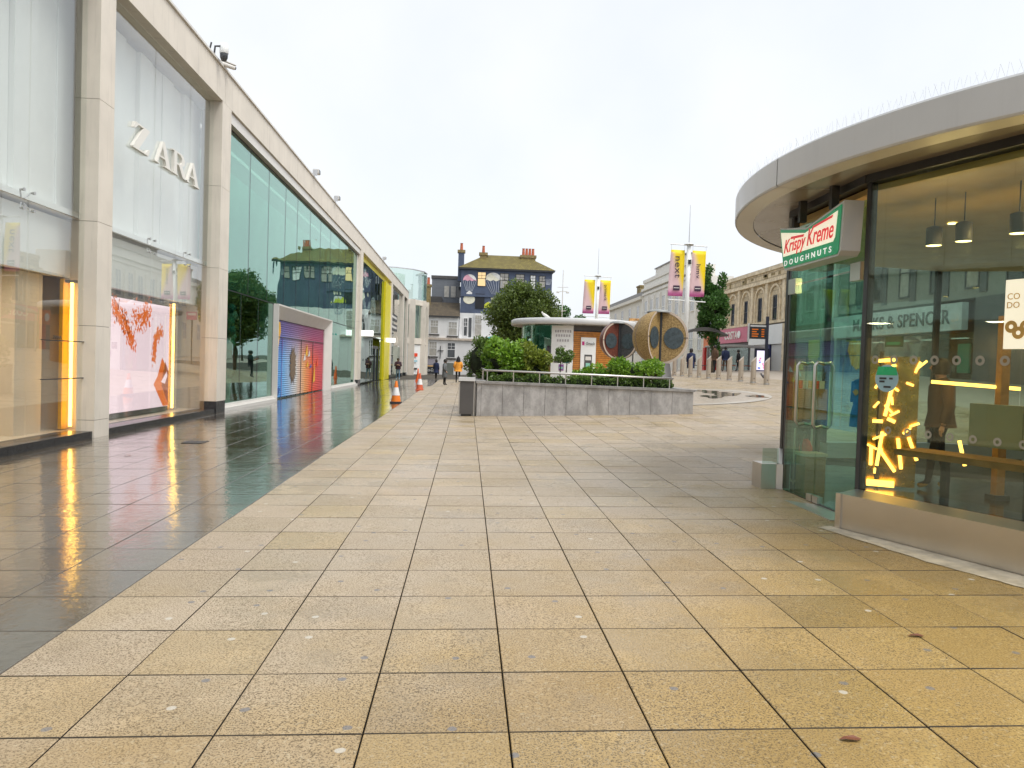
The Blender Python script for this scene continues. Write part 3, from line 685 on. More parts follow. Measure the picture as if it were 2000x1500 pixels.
# things on the parapet
t = thing('dome_camera', 'white dome security camera on the parapet above the second column', 'camera', (-6.5, 20.0, 9.1))
MB().tube([(-6.62, 19.85, 9.1), (-6.6, 19.87, 9.36), (-6.45, 19.95, 9.40)], .025, 8).build('bracket', DARK, t); MB().tube([(-6.66, 19.6, 9.1), (-6.62, 19.65, 9.36)], .022, 8).build('mast', DARK, t)
MB().lathe([(.001, .2), (.1, .19), (.14, .1), (.14, -.06), (.13, -.07)], (-6.42, 20.0, 9.30), 16, sx=.8, sy=.8).build('housing', WHITEP, t, True)
MB().lathe([(.12, 0), (.115, -.1), (.07, -.18), (.001, -.2)], (-6.42, 20.0, 9.23), 16, sx=.85, sy=.85).build('dome', WINP, t, True)
t = thing('bullet_camera', 'white bullet security camera just right of the dome camera', 'camera', (-6.45, 20.5, 9.08))
MB().tube([(-6.6, 20.4, 9.13), (-6.38, 20.72, 9.15)], [.06, .055], 12).build('housing', OFFW, t); MB().tube([(-6.38, 20.72, 9.15), (-6.36, 20.75, 9.152)], .045, 12).build('lens', DARK, t); MB().cbox((-6.49, 20.57, 9.22), .06, .22, .01, (V(.82, -.57, 0), V(.57, .82, 0), V(0, 0, 1))).build('hood', OFFW, t)
for y, lab in ((32.2, 'white floodlight on the parapet nearest the camera'), (37.2, 'white floodlight in the middle of the parapet row'), (58.1, 'white floodlight on the parapet above the yellow bay')):
    t = thing('floodlight', lab, 'floodlight', (-6.5, y, 9.1), 'floodlights on the parapet')
    MB().box(-6.6, -6.35, y-.16, y+.16, 9.18, 9.36).build('lamp_box', OFFW, t); MB().box(-6.58, -6.4, y-.19, y-.165, 9.08, 9.32).build('yoke', STEELM, t); MB().box(-6.345, -6.33, y-.14, y+.14, 9.2, 9.34).build('lens', WINP, t)
GLT = glass('pale_green_glass', (.84, .91, .88), (.86, .95, .92), .2, .03)
# glazed drum at the far end
t = thing('glass_drum_tower', 'round green glass stair tower ending the left building', 'tower', (-9, 91, 0))
tcx, tcy, tr = -10.4, 91.5, 5.3
ang = [math.radians(a) for a in (-90, -66, -42, -18, 6, 30)]
for a, b in zip(ang[:-1], ang[1:]):
    p, q = (tcx+tr*math.cos(a), tcy+tr*math.sin(a)), (tcx+tr*math.cos(b), tcy+tr*math.sin(b))
    for z0, z1 in ((8.7, 12.0), (4.3, 8.0)): MB().wall(p, q, z0, z1, .02).build('glass_pane', GLT, t)
    MB().wall(p, q, .05, 3.5, .04).build('poster_panel', WHITEP, t)
    for z0, z1 in ((3.55, 4.25), (8.05, 8.65)): MB().wall(p, q, z0, z1, .3).build('stone_band', CREAM, t)
    MB().cbox((q[0], q[1], 4.3), .35, .35, 4.36).build('stone_pier', CREAM, t)
    MB().wall(p, q, 12.02, 12.12, .12).build('rail', STEELM, t)
MB().lathe([(tr-.6, 0), (tr-.6, 8.6), (tr-2.6, 8.6), (tr-2.6, 11.8), (.01, 11.8)], (tcx, tcy, 0), 32).build('core', mat('pale_green_core', (.62, .74, .68)), t)
q = ang[3]; c = V(tcx+(tr+.04)*math.cos(-.62), tcy+(tr+.04)*math.sin(-.62), 0)
for z, m_, h in ((2.3, PR_, .4), (1.6, mat('poster_blue', (.35, .62, .72)), .2), (.7, DARK, .2)): MB().cbox((c.x, c.y, z), .45, .02, h/2, (V(.58, .81, 0), V(.81, -.58, 0), V(0, 0, 1))).build('poster_print', m_, t)

# ------------------------------------------------------------------ round doughnut kiosk on the right
KC, KR, KS, KT = (8.34, 8.19), 5.15, 3.5, 3.81
kk = thing('doughnut_kiosk', 'round glass doughnut kiosk with wide grey canopy at the right', 'kiosk', (8.3, 8.2, .15))
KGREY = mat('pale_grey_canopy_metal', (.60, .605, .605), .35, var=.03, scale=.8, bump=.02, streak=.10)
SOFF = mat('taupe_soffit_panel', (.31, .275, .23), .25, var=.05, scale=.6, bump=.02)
seams = [math.radians(a) for a in (100, 139, 183.6, 226, 262, 300, 345, 390, 425, 460)]
for a, b in zip(seams[:-1], seams[1:]):
    f = MB().lathe([(KR, KS), (KR+.012, KS+.02), (KR+.012, KT-.02), (KR, KT), (KR-.5, KT+.03)], (*KC, 0), 48, a+.0012, b-.0012).build('fascia_panel', KGREY, kk)
    MB().lathe([(KR-.004, KS), (KR-.22, KS-.004)], (*KC, 0), 20, a+.0012, b-.0012).build('drip_edge', OFFW, f)
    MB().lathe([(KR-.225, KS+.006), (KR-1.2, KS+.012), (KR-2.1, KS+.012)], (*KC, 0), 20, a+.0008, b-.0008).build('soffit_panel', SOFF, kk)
MB().lathe([(KR-.4, KT+.03), (3, KT+.1), (.01, KT+.15)], (*KC, 0), 48).build('roof', KGREY, kk)
sp = MB()
for k in range(300):
    a = math.radians(95)+math.radians(210)*k/300
    for s_ in (-1, 1):
        r = KR-.05; x, y = KC[0]+r*math.cos(a), KC[1]+r*math.sin(a); b = a+s_*.006; r2 = r+.05*random.uniform(-1, 1)
        sp.tube([(x, y, KT), (KC[0]+r2*math.cos(b), KC[1]+r2*math.sin(b), KT+.115)], .0006, 3, cap=False)
stuff(sp.build('bird_spikes', STEELM, kk))
FLK = .13
KF = mat('dark_kiosk_floor_tiles', (.055, .045, .035), .15, var=.3, scale=1.5, bump=.02)
MB().prism([(x, y, FLK-.1) for x, y in KIOSK], (0, 0, .1)).build('floor', KF, kk)
CEIL = mat('warm_timber_ceiling', (.62, .40, .12), .45, var=.12, scale=1.5)
MB().prism([(KC[0]+(x-KC[0])*.985, KC[1]+(y-KC[1])*.985, 3.36) for x, y in KIOSK], (0, 0, .06)).build('ceiling', CEIL, kk)
npk = len(KIOSK)
for i in range(npk):
    p, q = KIOSK[i], KIOSK[(i+1) % npk]
    MB().wall(p, q, 3.43, KS+.01, .10).build('head_beam', DARK, kk)
    if i == 0: continue
    n_ = 2 if i != 1 else 1
    for k in range(n_):
        a = [p[j]+(q[j]-p[j])*k/n_ for j in (0, 1)]; b = [p[j]+(q[j]-p[j])*(k+1)/n_ for j in (0, 1)]
        d = Vector((b[0]-a[0], b[1]-a[1])).normalized()*.006
        MB().wall((a[0]+d.x, a[1]+d.y), (b[0]-d.x, b[1]-d.y), .44, 3.43, .014).build('glass_pane', GLK, kk)
for p in KIOSK[:2]+KIOSK[2:3]: MB().cbox((p[0]+.03, p[1], 1.8), .035, .035, 1.66).build('corner_post', DARK, kk)
for p in KIOSK[3:]: MB().cbox((p[0], p[1], 1.8), .04, .04, 1.66).build('corner_post', DARK, kk)
# steel-clad bench plinth under the big pane
PL = [(3.53, 6.97), (4.16, 5.38), (4.45, 4.7), (5.95, 3.5)]; PB = [(3.87, 7.26), (4.45, 5.75), (4.66, 5.2), (6.2, 3.95)]
for k in range(3):
    a, b, c, d = PL[k], PL[k+1], PB[k+1], PB[k]
    MB().prism([(a[0], a[1], .06), (b[0], b[1], .06), (c[0], c[1], .06), (d[0], d[1], .06)], (0, 0, .37)).build('steel_plinth', STEEL, kk)
MB().prism([(3.515, 6.965, .05), (3.535, 6.91, .05), (3.56, 6.92, .05), (3.54, 6.975, .05)], (0, 0, .385)).build('plinth_end_strip', STEEL, kk)
for i in range(3, npk):
    p, q = KIOSK[i], KIOSK[(i+1) % npk]; MB().wall(p, q, .0, .43, .16).build('steel_plinth', STEEL, kk)
random.seed(3); bl = [(3.50, 7.02), (4.14, 5.40), (4.45, 4.66), (5.9, 3.45)]; ed, eo = [], []
for (xa, ya), (xb, yb) in zip(bl[:-1], bl[1:]):
    for k in range(14):
        u = k/14; x, y = lerp_(xa, xb, u), lerp_(ya, yb, u); dn = Vector((yb-ya, xa-xb)).normalized(); dn = dn if dn.x < 0 else -dn
        wd_ = .16+.16*min(1, len(ed)/10)+random.uniform(-.012, .012); ed.append((x, y)); eo.append((x+dn.x*wd_, y+dn.y*wd_))
eo = eo[::-1]
MB().add([(x, y, g(x, y)+.0045) for x, y in ed+eo], [tuple(range(len(ed)+len(eo)))]).build('lime_stained_edging', mat('lime_stained_stone', (.54, .47, .35), .5, var=.25, scale=5, bump=.2), kk)
MB().box(3.62, 3.92, 7.26, 9.1, .085, .115).build('steel_threshold', STEEL, kk)
MB().box(3.64, 3.88, 9.1, 9.4, .09, .43).build('steel_end_box', STEEL, kk); MB().box(3.66, 3.86, 9.12, 9.135, .435, .62).build('end_glass', GLK, kk)
# doors
for y0, y1, hs_ in ((7.35, 8.21, 1), (8.23, 9.04, -1)):
    d = MB().box(3.893, 3.907, y0, y1, .13, 2.6).build('glass_door', GLD, kk)
    yc = y0+.80 if hs_ == 1 else y0+.09
    yc = y1-.10 if hs_ == 1 else y0+.32
    MB().tube([(3.905, yc, .98), (3.83, yc, .96), (3.80, yc, 1.0), (3.80, yc, 1.64), (3.83, yc, 1.68), (3.905, yc, 1.66)], .018, 10).build('pull_handle', STEEL, d, True)
    MB().tube([(3.895, yc, .98), (3.97, yc, .96), (4.0, yc, 1.0), (4.0, yc, 1.64), (3.97, yc, 1.68), (3.895, yc, 1.66)], .018, 10).build('pull_handle', STEEL, d, True)
    yh = y1-.0 if hs_ == -1 else y0
    MB().box(3.86, 3.94, (y0 if hs_ == 1 else y1-.2), (y0+.2 if hs_ == 1 else y1), 2.50, 2.68).build('patch_hinge', STEEL, d)
    MB().box(3.87, 3.93, (y1-.13 if hs_ == 1 else y0), (y1 if hs_ == 1 else y0+.13), .125, .20).build('floor_lock', STEEL, d)
MB().box(3.894, 3.906, 7.35, 8.21, 2.62, 3.29).build('transom_glass', GLD, kk); MB().box(3.894, 3.906, 8.23, 9.04, 2.62, 3.29).build('transom_glass', GLD, kk)
# illuminated name board
sg = thing('kiosk_sign', 'bow-tie shaped green and cream Krispy Kreme sign over the kiosk door', 'sign', (3.65, 8, 2.7))
KG, KCR, KRD, KWH = mat('sign_green', (.005, .20, .075), .3, bump=0, emit=.35), mat('sign_cream', (.90, .85, .66), .35, bump=0, var=.02, emit=.35), mat('sign_red', (.60, .015, .02), .35, bump=0, emit=.35), mat('sign_white', (.85, .85, .82), .35, bump=0, emit=.35)
def sp3(u, z): return (3.655, 8.86-u*1.56, z)     # u runs from the far end (0) to the near end (1)
outl = [(0, 3.27), (.0, 3.20), (.075, 2.80), (.13, 2.73), (.93, 2.72), (.975, 2.78), (1.0, 3.29), (.46, 3.16)]
out2 = [(0.0, 3.26), (.082, 2.81), (.12, 2.74), (.93, 2.735), (.965, 2.78), (.99, 3.27), (.46, 3.145)]
MB().prism([(3.655, *sp3(u, z)[1:]) for u, z in out2], (.2, 0, 0)).build('sign_case', KGREY, sg)
def sface(nm, pts, m, x): return MB().prism([(x, 8.86-u*1.56, z) for u, z in pts], (.005, 0, 0)).build(nm, m, sg)
sface('green_border', [(.02, 3.235), (.092, 2.83), (.125, 2.765), (.925, 2.755), (.945, 2.79), (.968, 3.235), (.46, 3.12)], KG, 3.645)
sface('cream_field', [(.045, 3.195), (.105, 2.90), (.875, 2.89), (.90, 2.93), (.925, 3.185), (.46, 3.085)], KCR, 3.638)
text_part('lettering', 'Krispy', (3.6365, 8.86-.12*1.56, 2.885), (0, -1, 0), (0, 0, 1), .56, .20, KRD, sg, .004, .3, .006, 1.)
text_part('lettering', 'Kreme', (3.6365, 8.86-.50*1.56, 2.93), (0, -1, 0), (0, 0, 1), .60, .185, KRD, sg, .004, .3, .006, 1.)
sface('letter_bar', [(.23, 3.075), (.44, 3.05), (.45, 3.075), (.24, 3.10)], KRD, 3.631); sface('letter_bar', [(.58, 3.10), (.86, 3.135), (.87, 3.16), (.59, 3.125)], KRD, 3.631)
text_part('lettering', 'DOUGHNUTS', (3.6365, 8.86-.135*1.56, 2.785), (0, -1, 0), (0, 0, 1), 1.14, .062, KWH, sg, .004, 0, .012, 1.7)
for y in (7.75, 8.5): MB().box(3.72, 3.8, y-.03, y+.03, 3.27, 3.52).build('hanger', DARK, sg)
# stickers on the big pane
PD = Vector((4.62-3.88, 5.25-7.27, 0)); PLn = PD.length; PD.normalize(); PN = V(-PD.y, PD.x, 0)*-1
if PN.x > 0: PN = -PN
def onp(s_, z, off=.012): return V(3.88, 7.27, z)+PD*s_+PN*off
FROST = mat('frosted_sticker', (.34, .32, .26), .6, bump=0)
def disc(nm, s_, z, r, m, parent, r0=0., off=.012, n=24):
    mb = MB(); c = onp(s_, z, off)
    if r0:
        vv = [c+PD*(r*math.cos(2*math.pi*k/n))+V(0, 0, r*math.sin(2*math.pi*k/n)) for k in range(n)]+[c+PD*(r0*math.cos(2*math.pi*k/n))+V(0, 0, r0*math.sin(2*math.pi*k/n)) for k in range(n)]
        mb.add(vv, [(k, (k+1) % n, n+(k+1) % n, n+k) for k in range(n)])
    else: mb.add([c+PD*(r*math.cos(2*math.pi*k/n))+V(0, 0, r*math.sin(2*math.pi*k/n)) for k in range(n)], [tuple(range(n))])
    return mb.build(nm, m, parent)
t = thing('safety_markers', 'row of ring stickers across the big kiosk pane', 'stickers', tuple(onp(.8, 1.6)))
for k in range(8): disc('ring_sticker', .16+.21*k, 1.705, .042, FROST, t, .018)
for k in range(7): disc('ring_sticker', .34+.21*k, 1.04, .036, FROST, t, .016)
t = thing('hygiene_sticker', 'round blue and green sticker on the kiosk pane', 'sticker', tuple(onp(.3, 1.4)))
disc('sticker_face', .30, 1.53, .13, mat('pale_blue_sticker', (.33, .52, .60), .5, bump=0), t)
MB().add([onp(.30-.118, 1.56, .014), onp(.30+.118, 1.56, .014), onp(.30+.10, 1.64, .014), onp(.30-.10, 1.64, .014)], [(0, 1, 2, 3)]).build('green_band', KG, t)
for k, (a, b, z) in enumerate(((.22, .30, 1.52), (.22, .28, 1.49), (.33, .37, 1.52), (.27, .35, 1.44))): MB().add([onp(a, z, .015), onp(b, z, .015), onp(b, z+.018, .015), onp(a, z+.018, .015)], [(0, 1, 2, 3)]).build('print_line', DARK, t)
t = thing('notice', 'small green exit notice inside the kiosk glass', 'sign', tuple(onp(.33, 1.85)))
MB().add([onp(.23, 1.83, -.03), onp(.43, 1.83, -.03), onp(.43, 1.93, -.03), onp(.23, 1.93, -.03)], [(0, 1, 2, 3)]).build('notice_board', mat('dark_green_notice', (.02, .10, .04), .4), t); MB().add([onp(.25, 1.85, -.025), onp(.40, 1.85, -.025), onp(.40, 1.875, -.025), onp(.25, 1.875, -.025)], [(0, 1, 2, 3)]).build('notice_print', KG, t)
t = thing('menu_poster', 'cream doughnut poster on the kiosk pane at the picture edge', 'poster', tuple(onp(1.5, 1.8)))
a_ = [onp(1.40, 1.80, .014), onp(1.75, 1.80, .014), onp(1.75, 2.36, .014), onp(1.40, 2.36, .014)]
MB().add(a_, [(0, 1, 2, 3)]).build('sheet', KCR, t)
text_part('lettering', 'CO', tuple(onp(1.42, 2.20, .016)), PD, (0, 0, 1), .10, .05, mat('poster_gold', (.6, .36, .1)), t, .002); text_part('lettering', 'DO', tuple(onp(1.42, 2.13, .016)), PD, (0, 0, 1), .10, .05, bpy.data.materials['poster_gold'], t, .002)
for k in range(3): disc('doughnut_print', 1.46+.06*k, 1.98-.05*(k % 2), .05, mat('doughnut_brown', (.55, .33, .08)), t, .018, .017+.001*k)
# inside the kiosk
OAK = mat('orange_oak', (.42, .20, .05), .45, var=.2, scale=6)
GRN = mat('olive_banquette', (.40, .38, .22), .5, var=.06)
t = thing('banquette', 'olive green bench back along the inside of the kiosk pane', 'bench', (5.2, 6.8, FLK))
def inn(s_, d_, z): return V(3.88, 7.27, z)+PD*s_-PN*d_
for a, b in ((.62, 1.12), (1.13, 1.64), (1.65, 2.15)):
    c = (inn(a, .75, 0)+inn(b, .75, 0))/2; MB().cbox((c.x, c.y, 1.12), (b-a)/2, .03, .2, (PD, PN, V(0, 0, 1))).build('back_panel', GRN, t)
c = (inn(.05, .6, 0)+inn(2.1, .6, 0))/2; MB().cbox((c.x, c.y, .80), 1.0, .2, .03, (PD, PN, V(0, 0, 1))).build('counter_shelf', OAK, t)
for s_ in (.4, 1.2, 1.9): c = inn(s_, .72, .45); MB().cbox(tuple(c), .03, .03, .32, (PD, PN, V(0, 0, 1))).build('leg', DARK, t)
for k, (x, y) in enumerate(((6.3, 8.6), (7.15, 8.0), (7.4, 7.75))):
    t = thing('timber_post', ('left', 'middle', 'right')[k]+' orange timber post standing inside the kiosk', 'post', (x, y, FLK), 'timber posts in the kiosk'); MB().box(x-.05, x+.05, y-.05, y+.05, FLK, 2.35 if k else 2.3).build('post', OAK, t); MB().box(x-.09, x+.09, y-.09, y+.09, FLK, FLK+.06).build('foot', DARK, t)
t = thing('timber_screen', 'brown timber screen wall deep inside the kiosk', 'screen', (9, 8, FLK)); MB().wall((8.1, 7.2), (9.6, 5.4), FLK, 3.3, .12).build('panel', OAK, t); MB().wall((8.06, 7.25), (8.12, 7.18), FLK, 3.34, .2).build('end_post', OAK, t)
TUBE = emis('warm_light_tube', (1., .50, .08), 4.)
t = thing('tube_light_sculpture', 'tangle of glowing amber light tubes inside the kiosk window', 'light', (6.2, 9.0, .9))
B = V(5.15, 9.3, 0); tx = V(.85, -.5, 0)
def tub(u0, z0, u1, z1, r=.021): MB().tube([tuple(B+tx*u0+V(0, 0, z0)), tuple(B+tx*u1+V(0, 0, z1))], r, 8).build('tube', TUBE, t)
for q_ in ((.02, 1.74, .22, 1.76), (.02, 1.55, .22, 1.70), (.0, 1.52, .22, 1.52), (.21, 1.52, .12, 1.05), (-.02, .98, .10, .98), (-.02, .66, -.02, .42), (.10, .85, .05, .42), (.08, .62, .26, .36), (.28, .78, .33, .40), (.40, .80, .50, .52), (.15, 1.02, .24, .98), (.62, 1.50, 1.55, 1.45), (.95, .80, 1.02, .5)): tub(*q_)
MB().cbox(tuple(B+tx*.1+V(0, 0, .20)), .16, .05, .035, (tx, V(.5, .85, 0), V(0, 0, 1))).build('tube', TUBE, t)
random.seed(11)
for _ in range(16):
    u, z_, a_ = random.uniform(-.05, .45), random.uniform(.3, 1.65), random.uniform(-1.2, 1.2); L_ = random.uniform(.06, .2); tub(u, z_, u+L_*math.sin(a_), z_+L_*math.cos(a_), .014)
BRASS = mat('hammered_brass', (.62, .36, .08), .25, metal=1., var=.3, scale=6, bump=.5, bscale=9)
MB().cbox(tuple(B+tx*.2+V(.06, .12, .98)), .30, .012, .82, (tx, V(.5, .85, 0), V(0, 0, 1))).build('added_brass_reflector', BRASS, t)  # brass sheet added behind the tubes to reflect a denser golden glow
MB().cbox(tuple(B+tx*.15+V(-.05, .1, 1.0)), .02, .02, .86).build('stand', DARK, t)
SPOT = emis('warm_downlight', (1., .72, .25), 8.)
for k, (x, y) in enumerate(((5.6, 8.6), (6.6, 7.4), (7.2, 9.2), (7.9, 8.0), (5.4, 6.5), (8.5, 9.8))):
    t = thing('downlight', 'recessed warm downlight number %s from the door in the kiosk ceiling' % ('one', 'two', 'three', 'four', 'five', 'six')[k], 'light', (x, y, 3.33), 'kiosk downlights')
    MB().lathe([(.001, 3.352), (.05, 3.352)], (x, y, 0), 16).build('lamp', SPOT, t); MB().lathe([(.052, 3.349), (.075, 3.345)], (x, y, 0), 16).build('rim', OFFW, t)
    if k in (0, 2, 3, 4):
        ld = bpy.data.lights.new('downlight_lamp', 'SPOT'); ld.energy = 30; ld.color = (1., .68, .3); ld.spot_size = 2.6; ld.shadow_soft_size = .08
        lo_ = bpy.data.objects.new('downlight_lamp', ld); COL.objects.link(lo_); lo_.parent = t; lo_.location = (0, 0, -.02)
for k, s_ in enumerate((.10, .42, .95)):
    c = inn(s_, .8, 2.98); t = thing('pendant_lamp', ('left', 'middle', 'right')[k]+' dark drum pendant lamp behind the big kiosk pane', 'lamp', (c.x, c.y, 2.85), 'kiosk pendants')
    MB().lathe([(.075, -.1), (.075, .08), (.02, .1)], tuple(c), 18).build('shade', GREYD, t, True); MB().tube([(c.x, c.y, 3.05), (c.x, c.y, 3.36)], .006, 5).build('cord', DARK, t); ld = bpy.data.lights.new('pendant_bulb', 'POINT'); ld.energy = 5; ld.color = (1., .66, .28); ld.shadow_soft_size = .05; lo_ = bpy.data.objects.new('pendant_bulb', ld); COL.objects.link(lo_); lo_.parent = t; lo_.location = (0, 0, -.06); MB().lathe([(.001, -.095), (.07, -.095)], tuple(c), 16).build('bulb', SPOT, t)
t = thing('side_counter', 'orange timber counter just inside the kiosk door with red packets', 'counter', (4.6, 9.6, FLK))
MB().box(4.36, 4.75, 9.75, 10.1, .95, 1.35).build('cabinet', OAK, t); MB().box(4.4, 4.7, 9.8, 10.05, FLK, .94).build('stand', DARK, t)
for k in range(5): MB().box(4.36+.075*k, 4.43+.075*k, 9.8, 9.9, 1.355, 1.46).build('packet', (PR_, OFFW, PY)[k % 3], t)
t = thing('fire_extinguisher', 'red fire extinguisher on a stand inside the kiosk door', 'extinguisher', (4.30, 9.35, FLK))
MB().lathe([(.001, .12), (.075, .13), (.08, .2), (.08, .5), (.05, .57), (.02, .6)], (4.30, 9.35, FLK), 16).build('cylinder', REDT, t, True); MB().tube([(4.30, 9.35, .73), (4.30, 9.35, .8), (4.23, 9.3, .83)], .015, 6).build('valve', DARK, t); MB().tube([(4.25, 9.3, .8), (4.19, 9.25, .65), (4.22, 9.25, .4)], .012, 6).build('hose', DARK, t)
for x in (4.20, 4.42): MB().tube([(x, 9.45, FLK), (x, 9.45, .85)], .012, 6).build('stand_rail', STEELM, t)
t = thing('timber_bin', 'small orange timber box standing inside the kiosk door hinge', 'box', (4.15, 8.9, FLK)); MB().box(4.05, 4.3, 8.8, 9.05, FLK, .56).build('body', OAK, t); MB().box(4.03, 4.32, 8.78, 9.07, .565, .60).build('lid', BEIGE2, t)

# ------------------------------------------------------------------ planter, bin, hedges
pl = thing('planter', 'raised grey granite planter with a steel handrail in the middle of the plaza', 'planter', (3, 20.2, .2))
PA, PBx = (.28, 20.12), (6.03, 19.88)
zc0, zc1 = 1.09, 1.03
npan = 10
cut = [.0, .02] + [.02+.98*(k+1)/10. for k in range(10)]
def lerp(a, b, t): return a+(b-a)*t
nrm = V(PBx[1]-PA[1], -(PBx[0]-PA[0]), 0).normalized()
for a, b in zip(cut[:-1], cut[1:]):
    xa, ya, xb, yb = lerp(PA[0], PBx[0], a), lerp(PA[1], PBx[1], a), lerp(PA[0], PBx[0], b), lerp(PA[1], PBx[1], b)
    e = .004/6.; o = random.uniform(0, .004)
    q = [(xa+.004, ya+o, g(xa, ya)-.05), (xb-.004, yb+o, g(xb, yb)-.05), (xb-.004, yb+o, lerp(zc0, zc1, b)-.07), (xa+.004, ya+o, lerp(zc0, zc1, a)-.07)]
    MB().prism(q, (0, .06, 0)).build('granite_panel', GRAN, pl)
MB().prism([(PA[0]+.01, 20.17, -.05), (PBx[0]-.01, 19.93, -.05), (PBx[0]+.15, 24, -.05), (.2, 24, -.05)], (0, 0, .98)).build('planter_core', MJ, pl)
MB().prism([(PA[0]-.03, PA[1]-.04, zc0-.066), (PBx[0]+.03, PBx[1]-.04, zc1-.066), (PBx[0]+.03, PBx[1]+.30, zc1-.066), (PA[0]-.03, PA[1]+.30, zc0-.066)], (0, 0, .066)).build('front_coping', COPE, pl)
for a, b, xa, xb in ((20.2, 22, .27, .22), (22, 24, .22, .16)): MB().prism([(xa, a, g(xa, a)-.05), (xb, b, g(xb, b)-.05), (xb, b, zc0-.07), (xa, a, zc0-.07)], (.06, 0, 0)).build('granite_panel', GRAN, pl)
MB().prism([(.24, 20.43, zc0-.066), (.54, 20.43, zc0-.066), (.44, 24, zc0-.066), (.12, 24, zc0-.066)], (0, 0, .066)).build('side_coping', COPE, pl)
MB().prism([(5.75, 20.2, zc1-.066), (6.06, 20.2, zc1-.066), (6.2, 24, zc1-.066), (5.9, 24, zc1-.066)], (0, 0, .066)).build('side_coping', COPE, pl)
MB().prism([(6.0, 19.95, .2), (6.0, 24, .2), (6.0, 24, zc1-.07), (6.0, 19.95, zc1-.07)], (.03, 0, 0)).build('granite_panel', GRAN, pl)
rail = [(.42, 24.0, 1.42), (.50, 20.42, 1.37), (3.2, 20.3, 1.34), (5.55, 20.18, 1.30)]
MB().tube([V(*p) for p in rail], .03, 10).build('handrail', STEEL, pl, True); MB().tube([(.62, 24.0, 1.41), (.62, 20.7, 1.36)], .022, 8).build('handrail', STEEL, pl)
for k in range(8):
    t_ = k/7; x = lerp(.55, 5.45, t_); y = lerp(20.42, 20.18, t_); MB().tube([(x, y, 1.0), (x, y, lerp(1.37, 1.30, t_))], .016, 8).build('rail_post', STEEL, pl)
for y in (21.2, 22.2, 23.2): MB().tube([(.46, y, 1.0), (.46, y, 1.39)], .016, 8).build('rail_post', STEEL, pl)
MB().box(.4, 5.9, 20.45, 23.9, .95, 1.0).build('soil', mat('planting_soil', (.06, .045, .03), .9), pl)
bn = thing('litter_bin', 'square charcoal litter bin with pale lid at the planter corner', 'bin', (0, 20.3, .14))
MB().box(-.17, .19, 20.1, 20.5, .2, 1.07).build('body', GREYD, bn); MB().box(-.21, .23, 20.06, 20.54, 1.075, 1.17).build('lid', KGREY, bn); MB().box(-.13, .15, 20.14, 20.46, .12, .195).build('foot', DARK, bn)
MB().box(-.2, -.175, 20.3, 20.34, .14, 1.0).build('steel_edge', STEEL, bn); MB().box(.2, .215, 20.2, 20.24, .14, 1.07).build('steel_edge', STEEL, bn)
def leaf_mesh(name, centres, sizes, n, leaf, m, parent, shell=.55, aspect=.5, up=.3, zmin=None):
    """n small pointed leaves spread through clumps (ellipsoids)"""
    k = len(centres); w_ = np.array([s[0]*s[1] for s in sizes]); idx = rng.choice(k, n, p=w_/w_.sum())
    C_ = np.array(centres)[idx]; S_ = np.array(sizes)[idx]
    d = rng.normal(size=(n, 3)); d /= np.linalg.norm(d, axis=1)[:, None]
    r = shell+(1-shell)*rng.random(n)**.6; r += rng.normal(size=n)*.05
    P = C_+d*S_*r[:, None]
    if zmin is not None: P[:, 2] = np.maximum(P[:, 2], zmin+rng.random(n)*.1)
    a = d*.6+rng.normal(size=(n, 3))*.7; a[:, 2] += up; a /= np.linalg.norm(a, axis=1)[:, None]
    b = np.cross(a, rng.normal(size=(n, 3))); b /= np.linalg.norm(b, axis=1)[:, None]
    L = leaf*(.6+.8*rng.random(n))[:, None]
    nn = np.cross(a, b)
    v = np.stack([P-a*L*.5, P+b*L*aspect*.5+nn*L*.08, P+a*L*.5, P-b*L*aspect*.5+nn*L*.08], 1).reshape(-1, 3)-np.array(origin(parent))
    me = bpy.data.meshes.new(name); me.vertices.add(4*n); me.vertices.foreach_set('co', v.ravel())
    me.loops.add(4*n); me.loops.foreach_set('vertex_index', np.arange(4*n, dtype=np.int32))
    me.polygons.add(n); me.polygons.foreach_set('loop_start', np.arange(0, 4*n, 4, dtype=np.int32)); me.polygons.foreach_set('loop_total', np.full(n, 4, dtype=np.int32))
    me.materials.append(m); me.update(calc_edges=True); me.validate()
    ob = bpy.data.objects.new(name, me); COL.objects.link(ob); ob.parent = parent
    return ob
def clumps(c, r, n, cr, flat=1.):
    out, sz = [], []
    for _ in range(n):
        d = rng.normal(size=3); d /= np.linalg.norm(d); k = rng.uniform(.45, 1.)**.6
        out.append((c[0]+d[0]*r[0]*k, c[1]+d[1]*r[1]*k, c[2]+d[2]*r[2]*k)); q = cr*rng.uniform(.6, 1.35); sz.append((q, q, q*flat))
    return out, sz
def shrub(name, label, base, c, r, n, leaf, m, nc=22, cr=.3, core=True, stems=5, group=None, cat='shrub'):
    t = thing(name, label, cat, base, group)
    if core: MB().ball(c, r[0]*.78, r[1]*.78, r[2]*.8, 16, 10).build('shade_core', CORE, t, True)
    cs, sz = clumps(c, r, nc, cr); leaf_mesh('foliage', cs, sz, n, leaf, m, t)
    for k in range(stems):
        a = k*2.4; MB().tube([(base[0]+.1*math.cos(a), base[1]+.1*math.sin(a), base[2]-.05), (c[0]+r[0]*.4*math.cos(a), c[1]+r[1]*.4*math.sin(a), c[2])], [.025, .012], 6).build('stem', TRUNK, t)
    return t
CORE = mat('painted_shade_core', (.012, .02, .006), .95, var=.4, scale=6, bump=.8, bscale=18)  # near-black filling; the shade inside the foliage is put into the colour
shrub('laurel_bush', 'broad bright green laurel bush filling the left of the planter', (1.3, 21.9, 1.), (1.18, 21.9, 1.66), (.68, .7, .62), 5200, .13, LF_HEDGE, 26, .26)
